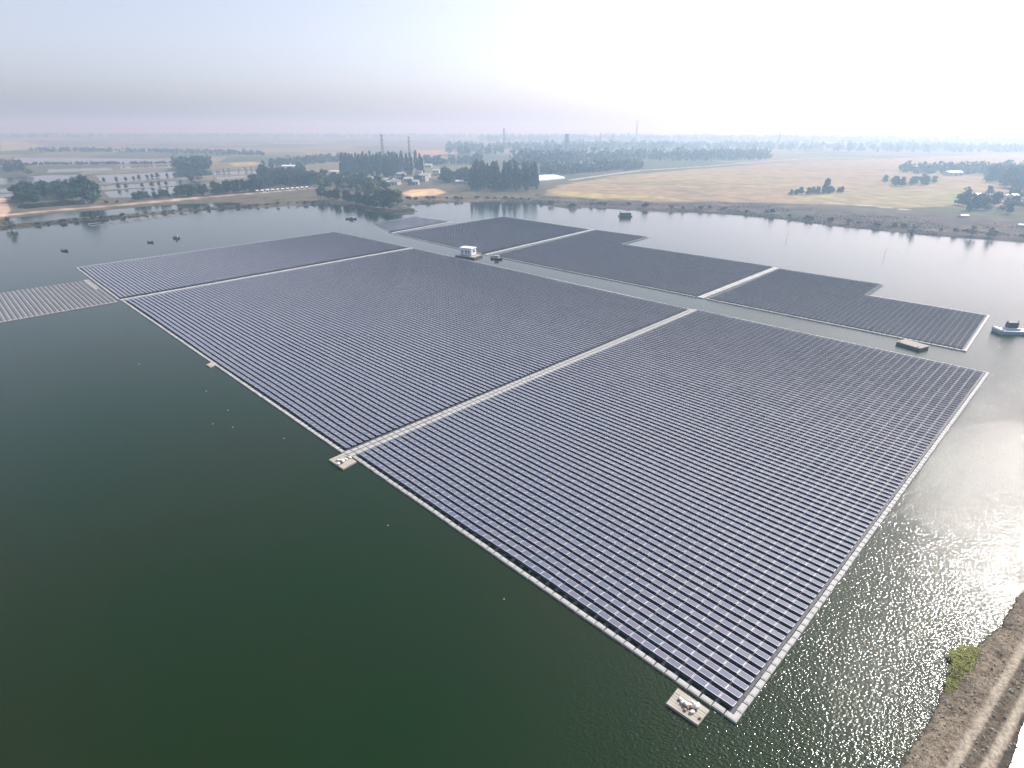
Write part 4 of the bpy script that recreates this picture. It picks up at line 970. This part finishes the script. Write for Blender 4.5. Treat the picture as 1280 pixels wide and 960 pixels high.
def house(k, p, rz, s, label, group, cat='house'):
    o = HP[k] if first[k] else copy_tree(HP[k]); first[k] = False
    o.location = (p[0], p[1], max(0.3, ground_z(*p))); o.rotation_euler = (0, 0, rz); o.scale = (s, s, s); tag(o, label, cat, group)
for k, (p, ty) in enumerate((((-135.97, 763.59), 1), ((-121.55, 728.89), 0), ((-120.17, 803.10), 1), ((-110.20, 790.19), 0), ((-139.69, 706.30), 0), ((-139.18, 680.75), 0), ((-100.98, 832.08), 1), ((-108.59, 686.93), 0), ((-202.50, 857.15), 0), ((-229.47, 811.78), 0),
                               ((-0.71, 653.01), 1), ((-24.92, 670.65), 0), ((-17.27, 675.74), 0), ((-60.10, 699.05), 0), ((-135.57, 1015.62), 0), ((-129.65, 686.10), 0), ((-104.65, 735.27), 1), ((-163.29, 727.14), 0))):
    house(ty, p, random.uniform(-0.5, 0.5), random.uniform(0.85, 1.15), 'white walled two storey village house among the trees' if ty == 1 else 'low white walled village house among the trees', 'two storey village houses' if ty == 1 else 'low village houses')
for p, s, lb in (((-348.88, 982.48), 1.25, 'long white roofed shed, the larger one behind the causeway wood'), ((-302.38, 884.12), 1.1, 'long white roofed shed, the smaller one behind the causeway wood'), ((-241.40, 855.23), 1.0, 'long white shed by the poplar wood'), ((-40.69, 689.62), 0.8, 'white roofed shed between the shore woods'),
                 ((607.26, 865.83), 1.3, 'white roofed shed in the hazy copse'), ((426.33, 559.86), 1.0, 'white roofed shed inside the bank grove'), ((440.60, 553.80), 1.1, 'white roofed shed at the edge of the bank grove'), ((321.13, 435.07), 0.4, 'low white shelter on the dark bank'), ((329.86, 392.61), 0.35, 'little white shelter near the waterline of the dark bank')):
    house(2, p, random.uniform(-0.3, 0.3), s, lb, None, 'shed')
hut = empty('hut', (0, 0, 0)); b = MB(); b.box(-1.7, 1.7, -1.5, 1.5, -0.5, 2.2); link('wall', b.mesh('hut_wall', M['concrete']), hut)
b = MB(); b.add([(-2.2, -2.0, 2.1), (2.2, -2.0, 2.1), (2.2, 2.0, 2.9), (-2.2, 2.0, 2.9), (-2.2, -2.0, 1.95), (2.2, -2.0, 1.95), (2.2, 2.0, 2.75), (-2.2, 2.0, 2.75)], [(0, 1, 2, 3), (7, 6, 5, 4), (0, 4, 5, 1), (1, 5, 6, 2), (2, 6, 7, 3), (3, 7, 4, 0)]); link('roof', b.mesh('hut_roof', M['roofwhite']), hut)
b = MB(); b.box(-0.5, 0.5, -1.54, -1.503, -0.4, 1.8); link('door', b.mesh('hut_door', M['window']), hut)
h0_, h1_ = np.array((-246.62, 598.10)), np.array((-210.86, 636.31))
for k in range(11):
    o = hut if k == 0 else copy_tree(hut); p = h0_ + (h1_ - h0_) * k / 10; o.location = (p[0], p[1], max(0.4, ground_z(*p))); o.rotation_euler = (0, 0, random.uniform(-0.15, 0.15) + 0.3)
    o.scale = (0.62, 0.7, 0.75); tag(o, 'small lean-to hut with white sheet roof in the row on the causeway', 'hut', 'row of huts on the causeway')

def chimney(p, h, r, label):
    b = MB(); n = 6
    for k in range(n):
        z0, z1 = h * k / n, h * (k + 1) / n; b.tube((0, 0, z0 - (1 if k == 0 else 0)), (0, 0, z1), r * (1 - 0.45 * k / n), r * (1 - 0.45 * (k + 1) / n), 12)
    root = empty('factory_chimney', (p[0], p[1], 1.0)); link('shaft', b.mesh('shaft', M['brick']), root)
    b = MB(); b.tube((0, 0, h - 1.5), (0, 0, h + 0.6), r * 0.68, r * 0.7, 12); link('rim', b.mesh('rim', M['steel']), root)
    tag(root, label, 'chimney')
def pylon(p, h, label):
    root = empty('lattice_mast', (p[0], p[1], 0.8)); w0, w1 = h * 0.05, h * 0.014; b = MB(); n = 9
    for sx in (-1, 1):
        for sy in (-1, 1): b.tube((sx * w0, sy * w0, -0.5), (sx * w1, sy * w1, h), 0.22, 0.16, 4)
    link('leg_frame', b.mesh('leg_frame', M['steel']), root); b = MB()
    for k in range(n):
        z0, z1 = h * k / n, h * (k + 1) / n; a, c = w0 + (w1 - w0) * k / n, w0 + (w1 - w0) * (k + 1) / n
        for s in (-1, 1):
            b.tube((-a, s * a, z0), (c, s * c, z1), 0.09, 0.09, 4); b.tube((a, s * a, z0), (-c, s * c, z1), 0.16, 0.16, 4); b.tube((s * a, -a, z0), (s * c, c, z1), 0.16, 0.16, 4); b.tube((s * a, a, z0), (s * c, -c, z1), 0.16, 0.16, 4)
    link('bracing', b.mesh('bracing', M['steel']), root)
    for z in (0.98, 0.86):
        b = MB(); b.box(-h * 0.07, h * 0.07, -0.25, 0.25, h * z - 0.2, h * z + 0.2); link('crossarm', b.mesh('crossarm', M['steel']), root)
    tag(root, label, 'mast')
chimney((-33.12, 2392.08), 62, 5.0, 'tall factory chimney above the pale smoke')
chimney((721.94, 3752.41), 108, 7.0, 'tallest distant chimney rising above the skyline')
chimney((341.91, 2502.48), 46, 3.4, 'first of two slim twin chimneys on the skyline')
chimney((390.00, 2509.08), 46, 3.4, 'second of two slim twin chimneys, nearer the tallest chimney')
chimney((152.31, 1806.41), 46, 9.0, 'squat thick kiln tower between the chimneys')
chimney((-323.59, 3542.42), 36, 4.0, 'short faint chimney beyond the village fields')
pylon((-197.04, 961.22), 50, 'lattice mast with crossarms inside the poplar wood')
pylon((-163.34, 1003.41), 47, 'lattice mast with crossarms at the end of the poplar wood')
pylon((876.32, 2107.62), 56, 'faint lattice mast on the skyline behind the tan field')

# multi-bay film greenhouse at the corner of the tan field
def greenhouse():
    q = [np.array(p, float) for p in ((31.50, 741.03), (64.96, 778.70), (54.11, 827.91), (34.61, 817.13))]; base = sum(q) / 4
    root = empty('film_greenhouse', (base[0], base[1], 0.8)); n = 9
    for k in range(n):
        t0, t1 = k / n, (k + 1) / n - 0.01; c = [q[0] + (q[3] - q[0]) * t0, q[1] + (q[2] - q[1]) * t0, q[1] + (q[2] - q[1]) * t1, q[0] + (q[3] - q[0]) * t1]
        c = [p - base for p in c]; m0, m1 = (c[0] + c[3]) / 2, (c[1] + c[2]) / 2
        b = MB(); b.add([(c[0][0], c[0][1], 2.2), (c[1][0], c[1][1], 2.2), (c[2][0], c[2][1], 2.2), (c[3][0], c[3][1], 2.2), (m0[0], m0[1], 3.3), (m1[0], m1[1], 3.3), (c[0][0], c[0][1], -0.6), (c[1][0], c[1][1], -0.6), (c[2][0], c[2][1], -0.6), (c[3][0], c[3][1], -0.6)],
            [(0, 1, 5, 4), (2, 3, 4, 5), (1, 2, 5), (3, 0, 4), (6, 7, 1, 0), (7, 8, 2, 1), (8, 9, 3, 2), (9, 6, 0, 3)])
        link('roof_bay', b.mesh('roof_bay', M['film']), root)
    tag(root, 'large pale blue film greenhouse beside the poplars by the shore', 'greenhouse')
greenhouse()

# scrub and reeds along the shores
def scrub(name, label, lines, width, n, hmax, mat, seed, leaf):
    r = np.random.default_rng(seed); pts = []
    for ln in lines:
        P = np.array(ln, float); seg = np.hypot(*(P[1:] - P[:-1]).T); cum = np.concatenate([[0], np.cumsum(seg)])
        t = r.uniform(0, cum[-1], n); i = np.clip(np.searchsorted(cum, t) - 1, 0, len(seg) - 1)
        p = P[i] + (P[i + 1] - P[i]) * ((t - cum[i]) / seg[i])[:, None]; d = p / np.hypot(p[:, 0], p[:, 1])[:, None]
        p = p + d * (r.random(n) ** 1.5 * width)[:, None]
        keep = fbm(p[:, 0], p[:, 1], 17, 3) > 0.46; p = p[keep]
        z, sd = land_height(p[:, 0], p[:, 1]); k = sd > -0.6; p = p[k]; z = z[k]
        hh = hmax * np.clip((fbm(p[:, 0], p[:, 1], 9, 2) - 0.25) * 2, 0.1, 1)
        pts.append(np.column_stack([p, z + hh * r.random(len(p))]))
    Pv, F = leaf_quads(np.concatenate(pts), leaf, 0.0, seed, 0.5)
    tag(link(name, mesh_np(name, Pv, F, [M[mat]])), label, 'scrub', kind='stuff')
scrub('shore_scrub', 'dark tangled scrub along the shore of the tan field', [[(18.59, 525.33), (47.86, 487.45), (68.09, 501.24), (117.89, 476.82), (167.86, 459.21)], [(167.86, 459.21), (203.23, 418.33), (236.34, 380.67), (265.41, 357.24), (293.38, 338.96)]], 70, 9000, 1.1, 'scrub', 61, 0.42)
scrub('shore_scrub', 'dry reeds along the shore below the village', [[(-91.58, 510.41), (-56.18, 535.17), (18.69, 528.33)]], 25, 5000, 1.3, 'reed', 62, 0.4)
scrub('shore_scrub', 'dark scrub along the thin dyke and causeway shore', [[(-316.63, 373.13), (-289.37, 410.14), (-258.73, 447.90), (-222.05, 484.95), (-162.85, 519.82), (-128.41, 490.23), (-88.91, 450.16), (-74.92, 466.69)]], 14, 12000, 1.3, 'leaf_grey', 63, 0.4)

# ------------------------------------------------------------------ haze
hz = MB(); hz.box(-9700, 9700, -9700, 9700, -3.5, 128)
hm = bpy.data.materials.new('haze'); hm.use_nodes = True; ht = hm.node_tree; ht.nodes.clear()
pv = ht.nodes.new('ShaderNodeVolumePrincipled'); pv.inputs['Color'].default_value = (0.44, 0.65, 0.86, 1); pv.inputs['Absorption Color'].default_value = (0.50, 0.12, 0.0, 1); pv.inputs['Density'].default_value = 0.00056; pv.inputs['Anisotropy'].default_value = 0.42
ho = ht.nodes.new('ShaderNodeOutputMaterial'); ht.links.new(pv.outputs[0], ho.inputs['Volume'])
tag(link('haze', hz.mesh('haze', hm)), 'pale haze lying over the whole plain', 'haze', kind='stuff')
